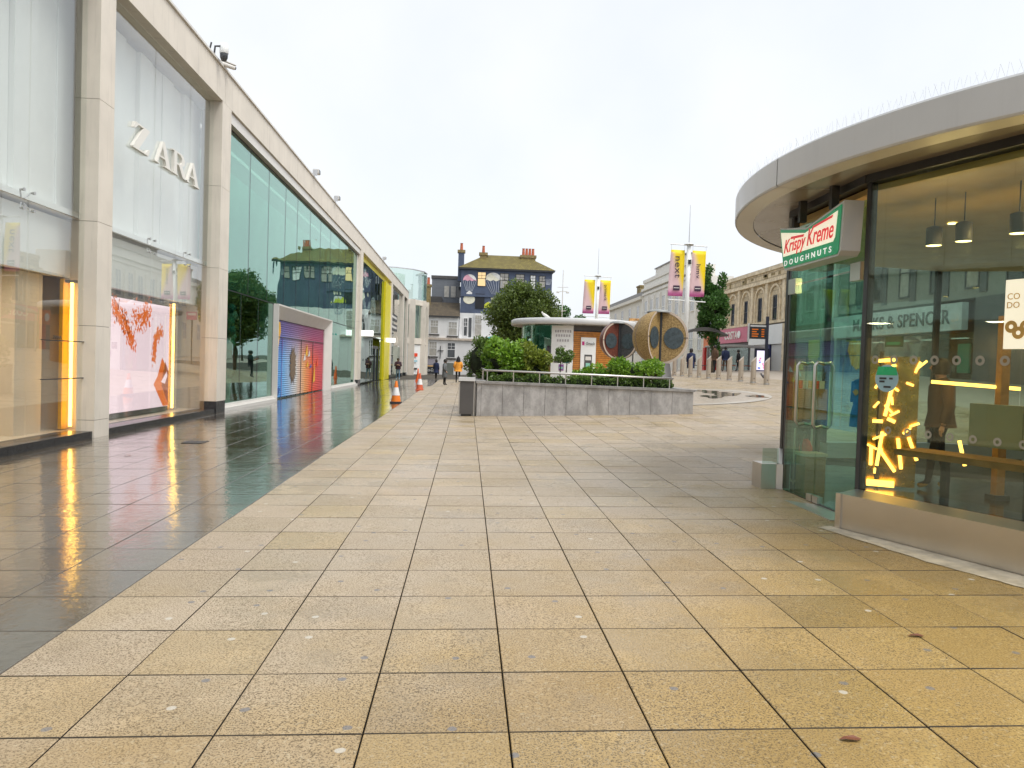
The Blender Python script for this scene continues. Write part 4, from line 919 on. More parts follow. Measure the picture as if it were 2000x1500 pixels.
shrub('laurel_bush', 'yellow-green laurel bush on the right shoulder of the broad bush', (1.9, 21.6, 1.), (1.85, 21.6, 1.56), (.44, .5, .60), 3200, .12, leafmat('yellowish_laurel_leaves', (.06, .11, .01), (.32, .38, .05), (.42, .28, .06)), 18, .22)  # yellower leaf colours than the broad bush
shrub('round_shrub', 'dark clipped round shrub at the far left of the planter', (.5, 23.3, 1.), (.45, 23.3, 1.62), (.5, .5, .60), 3600, .08, LF_DARK, 20, .2)
shrub('mop_tree', 'small mop-headed shrub on a bare stem in front of the white poster', (2.95, 23.4, 1.), (2.98, 23.4, 1.82), (.27, .27, .26), 1500, .07, LF_DARK, 10, .12, False, 2)
shrub('laurel_hedge', 'bright green hedge with a brown patch at the right end of the planter', (4.9, 21.2, 1.), (4.75, 21.2, 1.34), (.80, .55, .40), 5600, .11, LF_HEDGE, 28, .24)
shrub('laurel_hedge', 'lower green hedge sloping up to the bright hedge on the right', (3.7, 21.3, 1.), (3.7, 21.3, 1.20), (.75, .5, .26), 3600, .10, LF_HEDGE, 24, .18)
shrub('dry_shrub', 'brown dry patch in the face of the right hedge', (5.0, 20.8, 1.), (5.05, 20.75, 1.22), (.34, .16, .22), 1100, .08, LF_BROWN, 10, .1, False, 2)
t = thing('low_hedge', 'long low clipped hedge behind the planter handrail', 'hedge', (3, 20.75, 1.))
cs = [(x, 20.72+rng.normal()*.05, 1.12+rng.normal()*.04) for x in np.arange(.75, 5.6, .16)]
leaf_mesh('foliage', cs, [(.17, .16, .17)]*len(cs), 8000, .07, LF_DARK, t); MB().box(.7, 5.6, 20.62, 20.85, 1.0, 1.18).build('shade_core', CORE, t)

# ------------------------------------------------------------------ trees
def tree(name, label, base, c, r, n, leaf, m, nc, cr, trunk=.18, upr=0.):
    t = thing(name, label, 'tree', base)
    tp = [base, (base[0]*.7+c[0]*.3, base[1], lerp(base[2], c[2], .5)), (c[0], c[1], c[2]+r[2]*.4)]
    MB().tube(tp, [trunk, trunk*.75, trunk*.25], 9).build('trunk', TRUNK, t)
    cs, sz = clumps(c, r, nc, cr)
    for k in range(9):
        e = cs[k]; MB().tube([(base[0]*.5+c[0]*.5, c[1], c[2]-r[2]*.6+.1*k), tuple((np.array(e)+np.array(c))/2), e], [trunk*.4, trunk*.25, .02], 6).build('limb', TRUNK, t)
    leaf_mesh('crown', cs, sz, n, leaf, m, t, .35, .6, upr)
    return t
tree('broad_tree', 'large dense broadleaf tree in front of the navy house', (4.2, 60, .45), (4.4, 60, 5.35), (2.65, 2.4, 2.45), 30000, .2, LF_TREE, 80, .80, .2)
tree('broad_tree', 'lower green tree beyond the phone kiosk beside the tall lamp mast', (10.6, 84, 1.), (10.9, 84, 6.0), (2.0, 2., 1.9), 7000, .24, LF_TREE2, 26, .7, .2)
t = tree('upright_tree', 'tall upright green tree beside the stone cafe building', (16.4, 50, 1.4), (16.2, 50, 5.6), (.95, .95, 1.7), 9000, .17, LF_TREE2, 34, .46, .14, .8)
cs = [(15.85, 50, 7.2), (15.75, 50, 7.7), (15.9, 50, 8.2), (16.75, 50, 7.2), (16.85, 50, 7.7), (16.3, 50, 6.9), (16.9, 50, 5.6), (15.5, 50, 4.4), (15.6, 50, 5.0), (16.3, 50, 3.6), (16.6, 50, 2.9), (16.5, 50, 3.2)]
leaf_mesh('crown_tips', cs, [(.34, .34, .5)]*len(cs), 3200, .15, LF_TREE2, t, .2, .6, 1.)

# ------------------------------------------------------------------ round sculptures
def sphere_wedge(c, R, a0, a1, push, m, mrim, mcore, parent, nm, gap=.0, n=22):
    """orange-segment of a sphere between two azimuths, its two cut faces carrying a rim and a dark core"""
    am = (a0+a1)/2; c = Vector(c)+V(math.cos(am), math.sin(am), 0)*push
    mb = MB(); k = 14; h = 24
    for i in range(h+1):
        z = -math.cos(math.pi*i/h)*R; rr = math.sin(math.pi*i/h)*R
        for j in range(k+1):
            a = a0+(a1-a0)*j/k; mb.v.append((c.x+rr*math.cos(a), c.y+rr*math.sin(a), c.z+z))
    for i in range(h):
        for j in range(k): o = i*(k+1)+j; mb.f.append((o, o+1, o+k+2, o+k+1)); mb.m.append(0)
    for a in (a0, a1):
        o = len(mb.v); d = V(math.cos(a), math.sin(a), 0)
        for i in range(h+1): z = -math.cos(math.pi*i/h)*R; rr = math.sin(math.pi*i/h)*R; mb.v.append(tuple(c+d*rr+V(0, 0, z)))
        mb.f.append(tuple(range(o, o+h+1))); mb.m.append(0)
    seg = mb.build(nm, m, parent, False)
    for a, sgn in ((a0, -1), (a1, 1)):
        d = V(math.cos(a), math.sin(a), 0); nn = V(-math.sin(a), math.cos(a), 0)*sgn
        rim = [c+d*(R*math.sin(t))+V(0, 0, -R*math.cos(t)) for t in np.linspace(.12, math.pi-.12, 22)]
        rin = [c+d*(R*.92*math.sin(t))+V(0, 0, -R*.92*math.cos(t)) for t in np.linspace(.12, math.pi-.12, 22)]
        mb = MB(); vv = [p+nn*.012 for p in rim]+[p+nn*.012 for p in rin]
        mb.add(vv, [(i, i+1, 23+i, 22+i) for i in range(21)]); mb.build('rim', mrim, seg)
        pc = [c+d*(R*.47+R*.36*math.cos(t))+V(0, 0, R*.40*math.sin(t)-.02)+nn*.02 for t in np.linspace(0, 2*math.pi, 29)[:-1]]
        MB().prism(pc, nn*.012).build('polished_core', mcore, seg)
        MB().add([c+d*(R*.84)+V(0, 0, -.015)+nn*.016, c+d*(R*.985)+V(0, 0, -.015)+nn*.016, c+d*(R*.985)+V(0, 0, .015)+nn*.016, c+d*(R*.84)+V(0, 0, .015)+nn*.016], [(0, 1, 2, 3)]).build('joint_line', DARK, seg)
    return seg
OCHRE = mat('ochre_speckled_stone', (.30, .185, .055), .6, var=.45, scale=26, bump=.5, bscale=45, col2=(.47, .32, .13))
REDST = mat('dark_red_polished_stone', (.15, .045, .03), .35, var=.35, scale=22, bump=.1)
SLSTN = mat('dark_slate_core', (.055, .075, .085), .3, var=.3, scale=9, bump=.05)
GREYST = mat('dark_grey_stone', (.06, .062, .065), .4, var=.3, scale=18)
RIMP = mat('pale_stone_rim', (.55, .45, .36), .6, var=.1)
CAPM = mat('lead_grey_cap', (.28, .29, .28), .35, var=.1)
def sculpture(label, c, R, mats3, rot, base_z):
    t = thing('sphere_sculpture', label, 'sculpture', (c[0], c[1], base_z), 'sliced sphere sculptures')
    MB().lathe([(.62*R, 0), (.55*R, .12), (.38*R, c[2]-R-base_z+.06), (.001, c[2]-R-base_z+.08)], (c[0], c[1], base_z-.02), 24).build('plinth', GREYD, t, True)
    to = math.radians
    sphere_wedge(c, R, to(0+rot), to(118+rot), .03, mats3[0], RIMP, SLSTN, t, 'stone_segment')      # back right, its flat face seen on the right
    sphere_wedge(c, R, to(122+rot), to(205+rot), .03, mats3[1], RIMP, SLSTN, t, 'stone_segment')
    sphere_wedge(c, R, to(209+rot), to(243+rot), .05, mats3[1], RIMP, SLSTN, t, 'stone_segment')
    MB().lathe([(.43*R, -.05), (.44*R, -.02), (.3*R, .05), (.001, .08)], (c[0]-.08*R, c[1]+.1, c[2]+R*.96), 24).build('cap', CAPM, t, True)
    MB().tube([(c[0], c[1], c[2]-R), (c[0], c[1], c[2]+R)], .05, 8).build('core_post', DARK, t)
sculpture('ochre stone sphere sculpture cut into segments right of the hedge', (6.9, 27, 2.69), .97, (OCHRE, OCHRE), -12, g(6.9, 27))
sculpture('dark red stone sphere sculpture left of the ochre one', (6.42, 32, 2.70), .80, (GREYST, REDST), -38, g(6.42, 32))

# ------------------------------------------------------------------ phone repair kiosk behind the planter
kc = (6.05, 43.5)
pk = thing('phone_kiosk', 'low round kiosk with pale roof, timber boards and white posters', 'kiosk', (kc[0], kc[1], .7))
MB().lathe([(3.55, 3.78), (3.6, 3.83), (3.6, 4.06), (3.5, 4.12), (0.01, 4.2)], (*kc, 0), 48).build('roof', KGREY, pk, True); MB().lathe([(3.55, 3.78), (.01, 3.79)], (*kc, 0), 48).build('soffit', SOFF, pk)
def karc(a0, a1, r, z0, z1, m, nm, n=8, th=.06):
    return MB().lathe([(r-th, z0), (r, z0), (r, z1), (r-th, z1), (r-th, z0)], (*kc, 0), n, math.radians(a0), math.radians(a1)).build(nm, m, pk)
ga = lambda a: math.radians(a)
for a in range(181, 238, 14): karc(a, a+13.6, 2.95, .5, 3.76, GLG, 'glass_pane', 4)
karc(178.5, 181, 2.98, .5, 3.76, OFFW, 'corner_post', 2); karc(181, 240, 2.2, .5, 3.76, TEAL, 'inner_wall', 10)
karc(239, 262, 3.0, .5, 3.72, WHITEP, 'white_poster_panel', 6)
for z, wd in ((3.35, 1.0), (3.12, .9), (2.86, .75), (2.60, .42), (2.38, .2), (2.18, .5)):
    n_ = max(2, int(wd*7))
    for k in range(n_):
        a = 250.5+(k-(n_-1)/2)*wd*18/n_; b = a+wd*11/n_
        karc(a, b, 3.012, z, z+(.13 if wd > .7 else .05), mat('poster_grey_print', (.48, .46, .48)) if 'poster_grey_print' not in bpy.data.materials else bpy.data.materials['poster_grey_print'], 'poster_print', 1, .01)
for a, z, m_ in ((245, 1.72, GREYD), (255.5, 1.72, TQ), (250.5, 1.30, mat('purple_print', (.25, .10, .32)))):
    karc(a-2.6, a+2.6, 3.014, z, z+.34, m_, 'gadget_print', 3, .01); karc(a-1.8, a+1.8, 3.02, z+.1, z+.2, REDST if a < 246 else SPH, 'gadget_print', 2, .01)
TIMB = mat('orange_cedar_boards', (.48, .19, .035), .5, var=.2, scale=5)
karc(262.2, 335, 2.9, .5, 3.5, DARK, 'board_backing', 16)
mb = MB()
for k in range(27):
    z = .52+.108*k; mb.lathe([(2.93, z), (2.97, z), (2.97, z+.095), (2.93, z+.095)], (*kc, 0), 16, ga(262.2), ga(335))
stuff(mb.build('timber_boards', TIMB, pk)); karc(262.2, 335, 2.97, 3.5, 3.76, GREYD, 'head_band', 16)
karc(270, 286, 3.02, .7, 3.12, WHITEP, 'white_poster_panel', 5, .04)
c0 = ga(271.2); P0 = V(kc[0]+3.03*math.cos(c0), kc[1]+3.03*math.sin(c0), 2.72); rt = V(-math.sin(ga(278)), math.cos(ga(278)), 0)
text_part('lettering', 'iSmash', tuple(P0+rt*.2-V(0, .05, 0)), rt, (0, 0, 1), .5, .16, GREYD, pk, .01)
karc(271.2, 273.6, 3.03, 2.70, 2.90, mat('magenta_logo', (.55, .02, .20)), 'logo_square', 2, .01)
karc(274, 282, 3.03, .8, 2.2, GREYD, 'phone_print', 3, .01); karc(275.5, 280, 3.036, .8, 1.75, SPH, 'phone_print', 3, .01); karc(275, 281, 3.036, 1.9, 2.1, OFFW, 'phone_print', 3, .01)
karc(335, 539, 2.95, .5, 3.76, GLZ, 'rear_glass', 40)
# bird on the roof and small adverts showing above it
t = thing('gull', 'white gull perched on the phone kiosk roof', 'bird', (4.2, 41.6, 4.1))
MB().tube([(4.02, 41.6, 4.42), (4.1, 41.6, 4.36), (4.25, 41.6, 4.26), (4.42, 41.6, 4.17), (4.5, 41.6, 4.13)], [.03, .07, .09, .06, .02], 10).build('body', OFFW, t, True); MB().ball((4.02, 41.6, 4.45), .05).build('head', OFFW, t, True)
for dx in (0, .06): MB().tube([(4.22+dx, 41.6, 4.08), (4.22+dx, 41.6, 4.2)], .008, 5).build('leg', PY, t)

# ------------------------------------------------------------------ banner poles
def bannermat(nm):
    m, n, o = _new(nm); t = N(n, 'TexCoord'); s = N(n, 'SeparateXYZ'); n.links.new(t.outputs['Generated'], s.inputs[0])
    gx_, gz_ = s.outputs[0], s.outputs[2]
    f = smooth01(n, math_(n, 'ADD', math_(n, 'MULTIPLY', gx_, .9), math_(n, 'MULTIPLY', gz_, .75)), .72, 1.12)
    c = mix(n, f, (.86, .60, .62), (.90, .66, .0))
    c = mix(n, smooth01(n, gz_, .93, .97), c, (.92, .72, .0))
    c = mix(n, smooth01(n, gz_, .20, .02), c, (.72, .16, .45))
    b = N(n, 'BsdfPrincipled'); n.links.new(c, b.inputs['Base Color']); b.inputs['Roughness'].default_value = .6
    n.links.new(bump_(n, noise_(n, pos(n), 3, 2), .2, .02), b.inputs['Normal']); n.links.new(b.outputs[0], o.inputs[0]); return m
BAN = bannermat('yellow_to_pink_banner')
PURP = mat('dark_plum_logo', (.05, .02, .05), .5, bump=0)
def banner_pole(label, x, y, gz, h, xb, zt, zb, wd, words, labs, mast):
    t = thing('banner_pole', label, 'pole', (x, y, gz), 'tall white banner poles')
    MB().tube([(x, y, gz), (x, y, h-3), (x, y, h)], [.16, .13, .12], 12).build('pole', WHITEP, t, True)
    MB().tube([(x, y, h), (x, y, mast)], [.03, .012], 6).build('mast', STEELM, t); MB().lathe([(.28, 0), (.30, .03), (.1, .1), (.03, .12)], (x, y, h-.02), 18).build('collar', WHITEP, t, True)
    for z in (zt, zb-.28): MB().tube([(x-xb, y, z+.06), (x+xb, y, z-.02)], .03, 8).build('cross_arm', WHITEP, t)
    MB().box(x-.05, x+.12, y-.2, y+.2, zt-1.1, zt-.85).build('lamp_bracket', DARK, t)
    for i, s_ in enumerate((-1, 1)):
        xa = x-xb+.05 if s_ < 0 else x+.22; xe = xa+wd
        if words[i] is None: pass
        b = thing('banner', labs[i], 'banner', (xa, y, zb), 'shop banners')
        mb = MB(); ny = 10                       # cloth with a slight billow
        for k in range(ny+1):
            for q in range(5):
                u, v_ = q/4, k/ny; mb.v.append((xa+wd*u-.10*(1-v_)*(1-.3*u), y+.05*math.sin(3.1*u+4*v_+i)*1.0, lerp(zb, zt-.28, v_)))
        for k in range(ny):
            for q in range(4): o = k*5+q; mb.f.append((o, o+1, o+6, o+5)); mb.m.append(0)
        cl = mb.build('cloth', BAN, b, True); sm = cl.modifiers.new('thick', 'SOLIDIFY'); sm.thickness = .008
        if words[i]:
            wlen = (zt-zb)*(.42 if words[i] != 'hmv' else .28)
            text_part('lettering', words[i], (xa+wd*.30, y-.09, zt-.28-(zt-zb)*(.13 if words[i] != 'hmv' else .27)), (0, 0, -1), (1, 0, 0), wlen, wd*(.36 if words[i] != 'hmv' else .30), PURP, b, .01, 0, 0, 1.1)
        MB().box(xa+wd*.22, xa+wd*.68, y-.085, y-.075, zb+.32*(zt-zb)/3, zb+.62*(zt-zb)/3).build('logo_square', PURP, b); MB().box(xa+wd*.26, xa+wd*.64, y-.09, y-.086, zb+.46*(zt-zb)/3, zb+.50*(zt-zb)/3).build('logo_line', OFFW, b)
        for xx in (xa+.03, xe-.03): MB().tube([(xx, y, zt-.28), (xx, y, zt+.03)], .008, 5).build('tie', STEELM, b)
banner_pole('tall white banner pole nearer the stone cafe building', 13.03, 45, 1.2, 9.05, 1.13, 8.98, 5.95, .86, ('next', 'hmv'), ('yellow and pink banner lettered next', 'yellow and pink banner lettered hmv'), 11.4)
banner_pole('tall white banner pole farther off above the phone kiosk', 11.16, 66, 1.0, 9.5, 1.22, 9.42, 6.2, .95, (None, 'primark'), ('plain yellow and pink banner on the left of the farther pole', 'yellow and pink banner with thin letters on the farther pole'), 11.9)
# small hoardings over the far roof line
for (x, y, z, wd, h, m_, lab) in ((7.3, 62, 4.35, .9, .75, YEL, 'pink and yellow hoarding seen just above the phone kiosk roof'), (9.0, 64, 4.4, .8, .65, mat('pink_poster', (.62, .20, .30)), 'pink hoarding seen above the phone kiosk roof'), (12.1, 62, 4.3, .8, 1.0, YEL, 'bright yellow hoarding below the farther banner pole'), (13.6, 62, 4.3, .85, 1.35, mat('orange_food_poster', (.72, .35, .12), var=.6, scale=3), 'orange food hoarding in front of the cream building')):
    t = thing('hoarding', lab, 'hoarding', (x, y, g(x, y)), 'street hoardings'); MB().box(x-wd/2, x+wd/2, y-.05, y+.05, z, z+h).build('panel', m_, t); MB().box(x-wd/2+.08, x+wd/2-.08, y-.06, y-.052, z+h*.55, z+h*.85).build('print', bpy.data.materials['pink_poster'] if m_ is YEL and x < 9 else OFFW, t); MB().box(x-.05, x+.05, y-.03, y+.03, g(x, y), z).build('post', DARK, t)
t = thing('lamp_mast', 'thin pale lamp mast with cross arms rising over the broad tree', 'lamp post', (8.6, 70, .8))
MB().tube([(8.6, 70, .8), (8.6, 70, 10.4)], [.08, .03], 8).build('mast', OFFW, t)
for z, l in ((8.8, .5), (8.4, .42), (6.6, .38)): MB().tube([(8.6-l, 70, z), (8.6+l, 70, z+.05)], .03, 6).build('cross_arm', OFFW, t)
for x in (8.15, 9.05): MB().box(x-.13, x+.13, 69.9, 70.1, 8.28, 8.40).build('lamp_head', OFFW, t)
# ------------------------------------------------------------------ houses closing the view
def window(parent, x0, x1, z0, z1, y, glassm=WINL, framem=WHITE, bars=1, sill=None, cross=0):
    wdw = MB().box(x0, x1, y-.02, y+.1, z0, z1).build('window', glassm, parent); f = MB(); w_ = .07
    f.box(x0-w_, x0, y-.06, y+.05, z0-w_, z1+w_); f.box(x1, x1+w_, y-.06, y+.05, z0-w_, z1+w_); f.box(x0, x1, y-.06, y+.05, z1, z1+w_); f.box(x0, x1, y-.06, y+.05, z0-w_, z0)
    zm = z0+(z1-z0)*.55; f.box(x0, x1, y-.055, y-.022, zm-.035, zm+.035)
    for k in range(bars): x = x0+(x1-x0)*(k+1)/(bars+1); f.box(x-.02, x+.02, y-.05, y-.022, zm+.036, z1-.001)
    if bars: f.box(x0, x1, y-.045, y-.021, zm+(z1-zm)*.5-.02, zm+(z1-zm)*.5+.02)
    f.build('frame', framem, wdw)
    if sill: MB().box(x0-.2, x1+.2, y-.16, y+.02, z0-.26, z0-.1).build('sill', sill, wdw)
    return wdw
pub = thing('white_pub', 'white rendered two-storey pub with a brown tiled roof at the end of the plaza', 'pub', (-3, 96, 0))
MB().box(-6.2, -1.2, 96, 103, 0, 7.35).build('wall', WHITE, pub); MB().box(-1.198, 2.6, 96, 103, 0, 4.6).build('lower_wall', WHITE, pub)
MB().prism([(-6.4, 95.8, 7.35), (-6.4, 99.2, 9.3), (-6.4, 102.6, 7.35)], (5.25, 0, 0)).build('roof', SLATE, pub); MB().box(-6.4, -1.15, 95.72, 95.82, 7.2, 7.36).build('gutter', DARK, pub)
MB().box(-6.2, 2.6, 95.75, 96, 4.35, 4.62).build('cornice', mat('stained_cornice', (.58, .50, .42), streak=.4), pub)
window(pub, -4.7, -3.8, 5.15, 6.75, 96, WINL, WHITE, 2, GREYD); window(pub, -2.45, -1.45, 5.0, 6.6, 96, WINL, WHITE, 2, GREYD)
window(pub, -4.8, -3.9, 2.35, 4.05, 96, WINL, WHITE, 2, GREYD); window(pub, -2.5, -1.6, 2.2, 4.0, 96, WINP, WHITE, 1, GREYD)
MB().box(-2.6, -1.7, 95.9, 96.02, 0, 1.5).build('door', mat('grey_green_door', (.16, .18, .16)), pub)
aw = MB().prism([(-5.3, 95.95, 1.95), (-5.3, 94.9, 1.2), (-5.3, 94.9, 1.1), (-5.3, 95.95, 1.1)], (1.5, 0, 0)).build('awning', mat('grey_awning', (.15, .14, .16)), pub)
MB().box(-5.1, -3.95, 95.9, 96.02, .35, 1.1).build('lit_window', emis('warm_pub_window', (.8, .5, .2), .5), pub)
MB().box(-6.0, -5.45, 95.9, 96.02, .3, 1.3).build('menu_board', GREYD, pub)
MB().box(-3.42, -3.36, 95.85, 95.99, 2.0, 3.6).build('sign_bracket', DARK, pub); MB().box(-3.75, -3.02, 95.85, 95.99, 3.0, 3.05).build('sign_bracket', DARK, pub)
for x in (-5.8, -1.35, -1.0): MB().box(x-.12, x+.12, 95.8, 96, 1.4, 1.7).build('wall_lamp', DARK, pub)
wh = window(pub, -.55, -.15, 5.0, 7.2, 96.9, WINP, WHITE, 1); window(pub, .9, 1.75, 4.9, 7.4, 96.9, WINL, WHITE, 2)
ch = MB().box(-5.6, -4.95, 98.4, 99.2, 8.6, 11.2).build('chimney', CHIM, pub); MB().box(-5.7, -4.85, 98.3, 99.3, 11.204, 11.5).build('chimney_cap', CHIM, ch); MB().lathe([(.2, 0), (.17, .9), (.2, .92)], (-5.28, 98.8, 11.5), 10).build('chimney_pot', REDB, ch)
nb = thing('navy_house', 'tall navy house with mossy hipped roof and parachute murals', 'house', (4.5, 97, 0))
MB().box(-1.1, 10.5, 97, 105, 7.9, 13.6).build('upper_wall', BLUE, nb); MB().box(-1.1, 10.5, 97, 105, 0, 7.896).build('lower_wall', WHITE, nb)
MB().add([(-1.5, 96.6, 13.62), (10.9, 96.6, 13.62), (10.9, 105.4, 13.62), (-1.5, 105.4, 13.62), (2.0, 101, 15.9), (7.4, 101, 15.9)], [(0, 1, 5, 4), (1, 2, 5), (2, 3, 4, 5), (3, 0, 4), (3, 2, 1, 0)]).build('roof', MOSS, nb)
MB().box(-1.4, 10.8, 96.62, 96.98, 13.42, 13.60).build('gutter', DARK, nb); MB().box(-1.1, 4, 96.85, 97, 10.0, 10.3).build('string_course', BLUE, nb)
for (x0, x1, z0, z1, gm) in ((1.05, 2.0, 11.4, 13.1, emis('lamplit_curtain', (.95, .68, .35), .75)), (3.9, 4.9, 11.2, 13.05, WINL), (5.9, 6.9, 11.6, 13.0, WINL), (7.75, 8.35, 11.3, 12.95, WHITEP), (8.9, 9.6, 11.5, 12.9, WINL)): window(nb, x0, x1, z0, z1, 97, gm, DARK, 1)
MB().box(.8, 1.95, 96.93, 97.02, 8.5, 10.4).build('dark_opening', mat('black_opening', (.01, .012, .018)), nb)
MB().box(.05, .4, 96.93, 97.02, 4.85, 7.3).build('slim_window', WINP, nb)
wb = MB().box(.75, 1.75, 96.8, 97.0, 4.7, 7.9).build('bay_window', WHITE, nb); MB().box(.85, 1.65, 96.76, 96.81, 5.0, 6.5).build('pane', WINL, wb)
for i_ in range(3):
    for k_ in range(2): MB().box(.86+.27*i_, 1.10+.27*i_, 96.76, 96.81, 6.6+.55*k_, 7.08+.55*k_).build('pane', WINL, wb)
def chimney(x, y, z0, z1, wx, pots, mat_=CHIM, base=None):
    c = MB().box(x-wx/2, x+wx/2, y-.4, y+.4, z0, z1).build('chimney', base or mat_, nb); MB().box(x-wx/2-.12, x+wx/2+.12, y-.5, y+.5, z1+.004, z1+.35).build('chimney_cap', mat_, c)
    for k in range(pots): px_ = x+(k-(pots-1)/2)*.42; MB().lathe([(.2, 0), (.16, .85), (.2, .9)], (px_, y, z1+.35), 10).build('chimney_pot', REDB, c)
chimney(-1.15, 98, 12, 15.6, .75, 1, CHIM, BLUE); chimney(1.7, 100.2, 14.2, 15.7, .9, 1); chimney(7.6, 100.4, 14.6, 15.6, 1.9, 4)
mu = lambda nm, pts, m, z=0: MB().prism([(x, 96.975-z, zz) for x, zz in pts], (0, .02, 0)).build(nm, m, nb)
MPK, MCR, MYL, MWH = mat('mural_pink', (.78, .40, .50), .6), mat('mural_cream', (.80, .77, .62), .6), mat('mural_lime', (.62, .66, .05), .6), mat('mural_white', (.78, .77, .74), .6)
MCORD = mat('mural_grey_line', (.40, .43, .50), .6)
def parachute(cx, cz, R, m1, m2, dx=0.):
    ar = [(cx+R*math.cos(a), cz+R*.95*math.sin(a)) for a in np.linspace(math.pi, 0, 13)]
    sc_ = [(cx+R-2*R*k/6, cz+(.10*R if k % 2 else -.08*R)) for k in range(1, 6)]
    mu('mural_canopy', ar+sc_, m1); mu('mural_canopy_panel', [(cx+R*math.cos(a), cz+R*.95*math.sin(a)) for a in np.linspace(1.9, .2, 7)]+[(cx+R*.75, cz+.1)], m2, .02)
    for k in range(7):
        x = cx-R+2*R*k/6; x2 = cx+dx+(x-cx)*.42; mu('mural_cord', [(x-.03, cz), (x+.03, cz), (x2+.03, cz-R*1.55), (x2-.03, cz-R*1.55)], MCORD, .01)
parachute(.0, 12.0, .85, MPK, MWH); parachute(3.0, 12.1, 1.1, MCR, MWH, .35); parachute(2.75, 8.6, .9, MYL, MWH, -.1); parachute(10.0, 12.6, .5, BLUE, BLUE)
mu('mural_basket', [(.0+.75*math.cos(a), 9.65+.6*math.sin(a)) for a in np.linspace(0, 2*math.pi, 17)[:-1]], MCR, .02)
mu('mural_rider', [(-.3, 10.0), (.3, 10.0), (.38, 10.5), (.0, 10.75), (-.38, 10.45)], MWH, .03); mu('mural_basket', [(3.2+.45*math.cos(a), 9.9+.4*math.sin(a)) for a in np.linspace(0, 2*math.pi, 13)[:-1]], MCR, .02)
gb = thing('grey_annexe', 'grey clad flat-roofed block behind the pub roof', 'building', (-3, 104, 0)); MB().box(-5.1, -1.3, 104, 108, 8, 12.9).build('wall', GREYC, gb); MB().box(-5.2, -1.2, 103.9, 108.1, 12.904, 13.3).build('roof_edge', GREYD, gb)
for x in (-3.4, -2.5, -1.75): MB().box(x, x+.65, 103.92, 104.02, 10.4, 11.9).build('window', WINL if x < -2 else WINP, gb)
MB().box(-5.1, -3.6, 101, 103.9, 8.2, 10.2).build('dark_annexe', GREYD, gb)
t = thing('pub_banner', 'black banner with white script below the pub awning', 'banner', (-4.7, 93, 0)); MB().box(-5.6, -3.4, 93, 93.06, .1, 1.0).build('cloth', DARK, t); text_part('lettering', 'Coca-Cola', (-5.2, 92.99, .4), (1, 0, 0), (0, 0, 1), 1.4, .35, WHITEP, t, .02, .3); 
for x in (-5.6, -3.4): MB().box(x-.03, x+.03, 93.0, 93.06, -.05, 1.05).build('post', DARK, t)
t = thing('parasol', 'closed teal parasol in front of the navy house', 'parasol', (3.2, 92, 0)); MB().lathe([(1.2, 0), (.9, .35), (.06, .62)], (3.3, 92, 4.4), 8).build('canopy', mat('teal_canvas', (.10, .45, .42)), t); MB().tube([(3.3, 92, 0), (3.3, 92, 4.9)], .04, 6).build('pole', OFFW, t)

# ------------------------------------------------------------------ street fronts on the right (facing the plaza, x = 22)
XS = 22.0
def sbox(nm, y0, y1, z0, z1, m, parent, x0=0., x1=.3): return MB().box(XS+x0, XS+x1, y0, y1, z0, z1).build(nm, m, parent)
def swin(parent, yc, wd, z0, z1, gm=WINP, fm=OFFW, bars=1, head=0.):
    wdw = sbox('window', yc-wd/2, yc+wd/2, z0, z1, gm, parent, -.015, .05); f = MB()
    for a, b in ((yc-wd/2-.08, yc-wd/2), (yc+wd/2, yc+wd/2+.08)): f.box(XS-.05, XS+.04, a, b, z0-.08, z1+.08)
    f.box(XS-.05, XS+.04, yc-wd/2, yc+wd/2, z1, z1+.08); f.box(XS-.09, XS+.04, yc-wd/2, yc+wd/2, z0-.08, z0); f.box(XS-.045, XS-.017, yc-wd/2, yc+wd/2, (z0+z1)/2-.03, (z0+z1)/2+.03)
    for k in range(bars): y = yc-wd/2+wd*(k+1)/(bars+1); f.box(XS-.04, XS-.018, y-.02, y+.02, z0, z1)
    f.build('frame', fm, wdw); return wdw
cf = thing('stone_cafe_building', 'old cream stone building with arched upper windows above a pink cafe front', 'building', (22, 58, 1.5))
sbox('upper_wall', 51.5, 65.4, 5.1, 9.0, STONE, cf, 0, 8); sbox('lower_wall', 51.5, 65.4, 1., 5.096, GREYD, cf, .05, 8)
sbox('parapet', 51.5, 65.4, 9.004, 9.3, STONEP, cf, -.12, .5); sbox('cornice', 51.5, 65.4, 8.1, 8.32, STONEP, cf, -.28, 0); sbox('string_course', 51.5, 65.4, 5.12, 5.3, STONEP, cf, -.16, 0)
for yc in (53.55, 56.35, 59.25, 62.2):
    swin(cf, yc, .62, 5.45, 7.05, WINP, DARK, 0)
    ar = MB(); n = 14
    for r0, r1, dx in ((.86, 1.02, -.12),):
        pts = [(yc+r1*math.cos(a), 7.0+r1*.95*math.sin(a)) for a in np.linspace(0, math.pi, n)]+[(yc+r0*math.cos(a), 7.0+r0*.95*math.sin(a)) for a in np.linspace(math.pi, 0, n)]
        for k in range(n-1): ar.add([(XS+dx_, y, z) for dx_ in (dx, .02) for y, z in (pts[k], pts[k+1], pts[2*n-2-k], pts[2*n-1-k])], [(0, 1, 2, 3), (4, 7, 6, 5), (0, 4, 5, 1), (3, 2, 6, 7)])
    ar.build('arch_moulding', STONEP, cf)
    for dy in (-.94, .94): sbox('pilaster', yc+dy-.09, yc+dy+.09, 5.3, 7.0, STONEP, cf, -.14, .02)
    for dy in (-.5, .5): sbox('pilaster', yc+dy-.06, yc+dy+.06, 5.3, 7.15, STONEP, cf, -.09, .02)
for yc in (51.9, 54.95, 57.8, 60.7, 63.7): sbox('pier', yc-.22, yc+.22, 5.3, 8.1, STONEP, cf, -.18, .02)
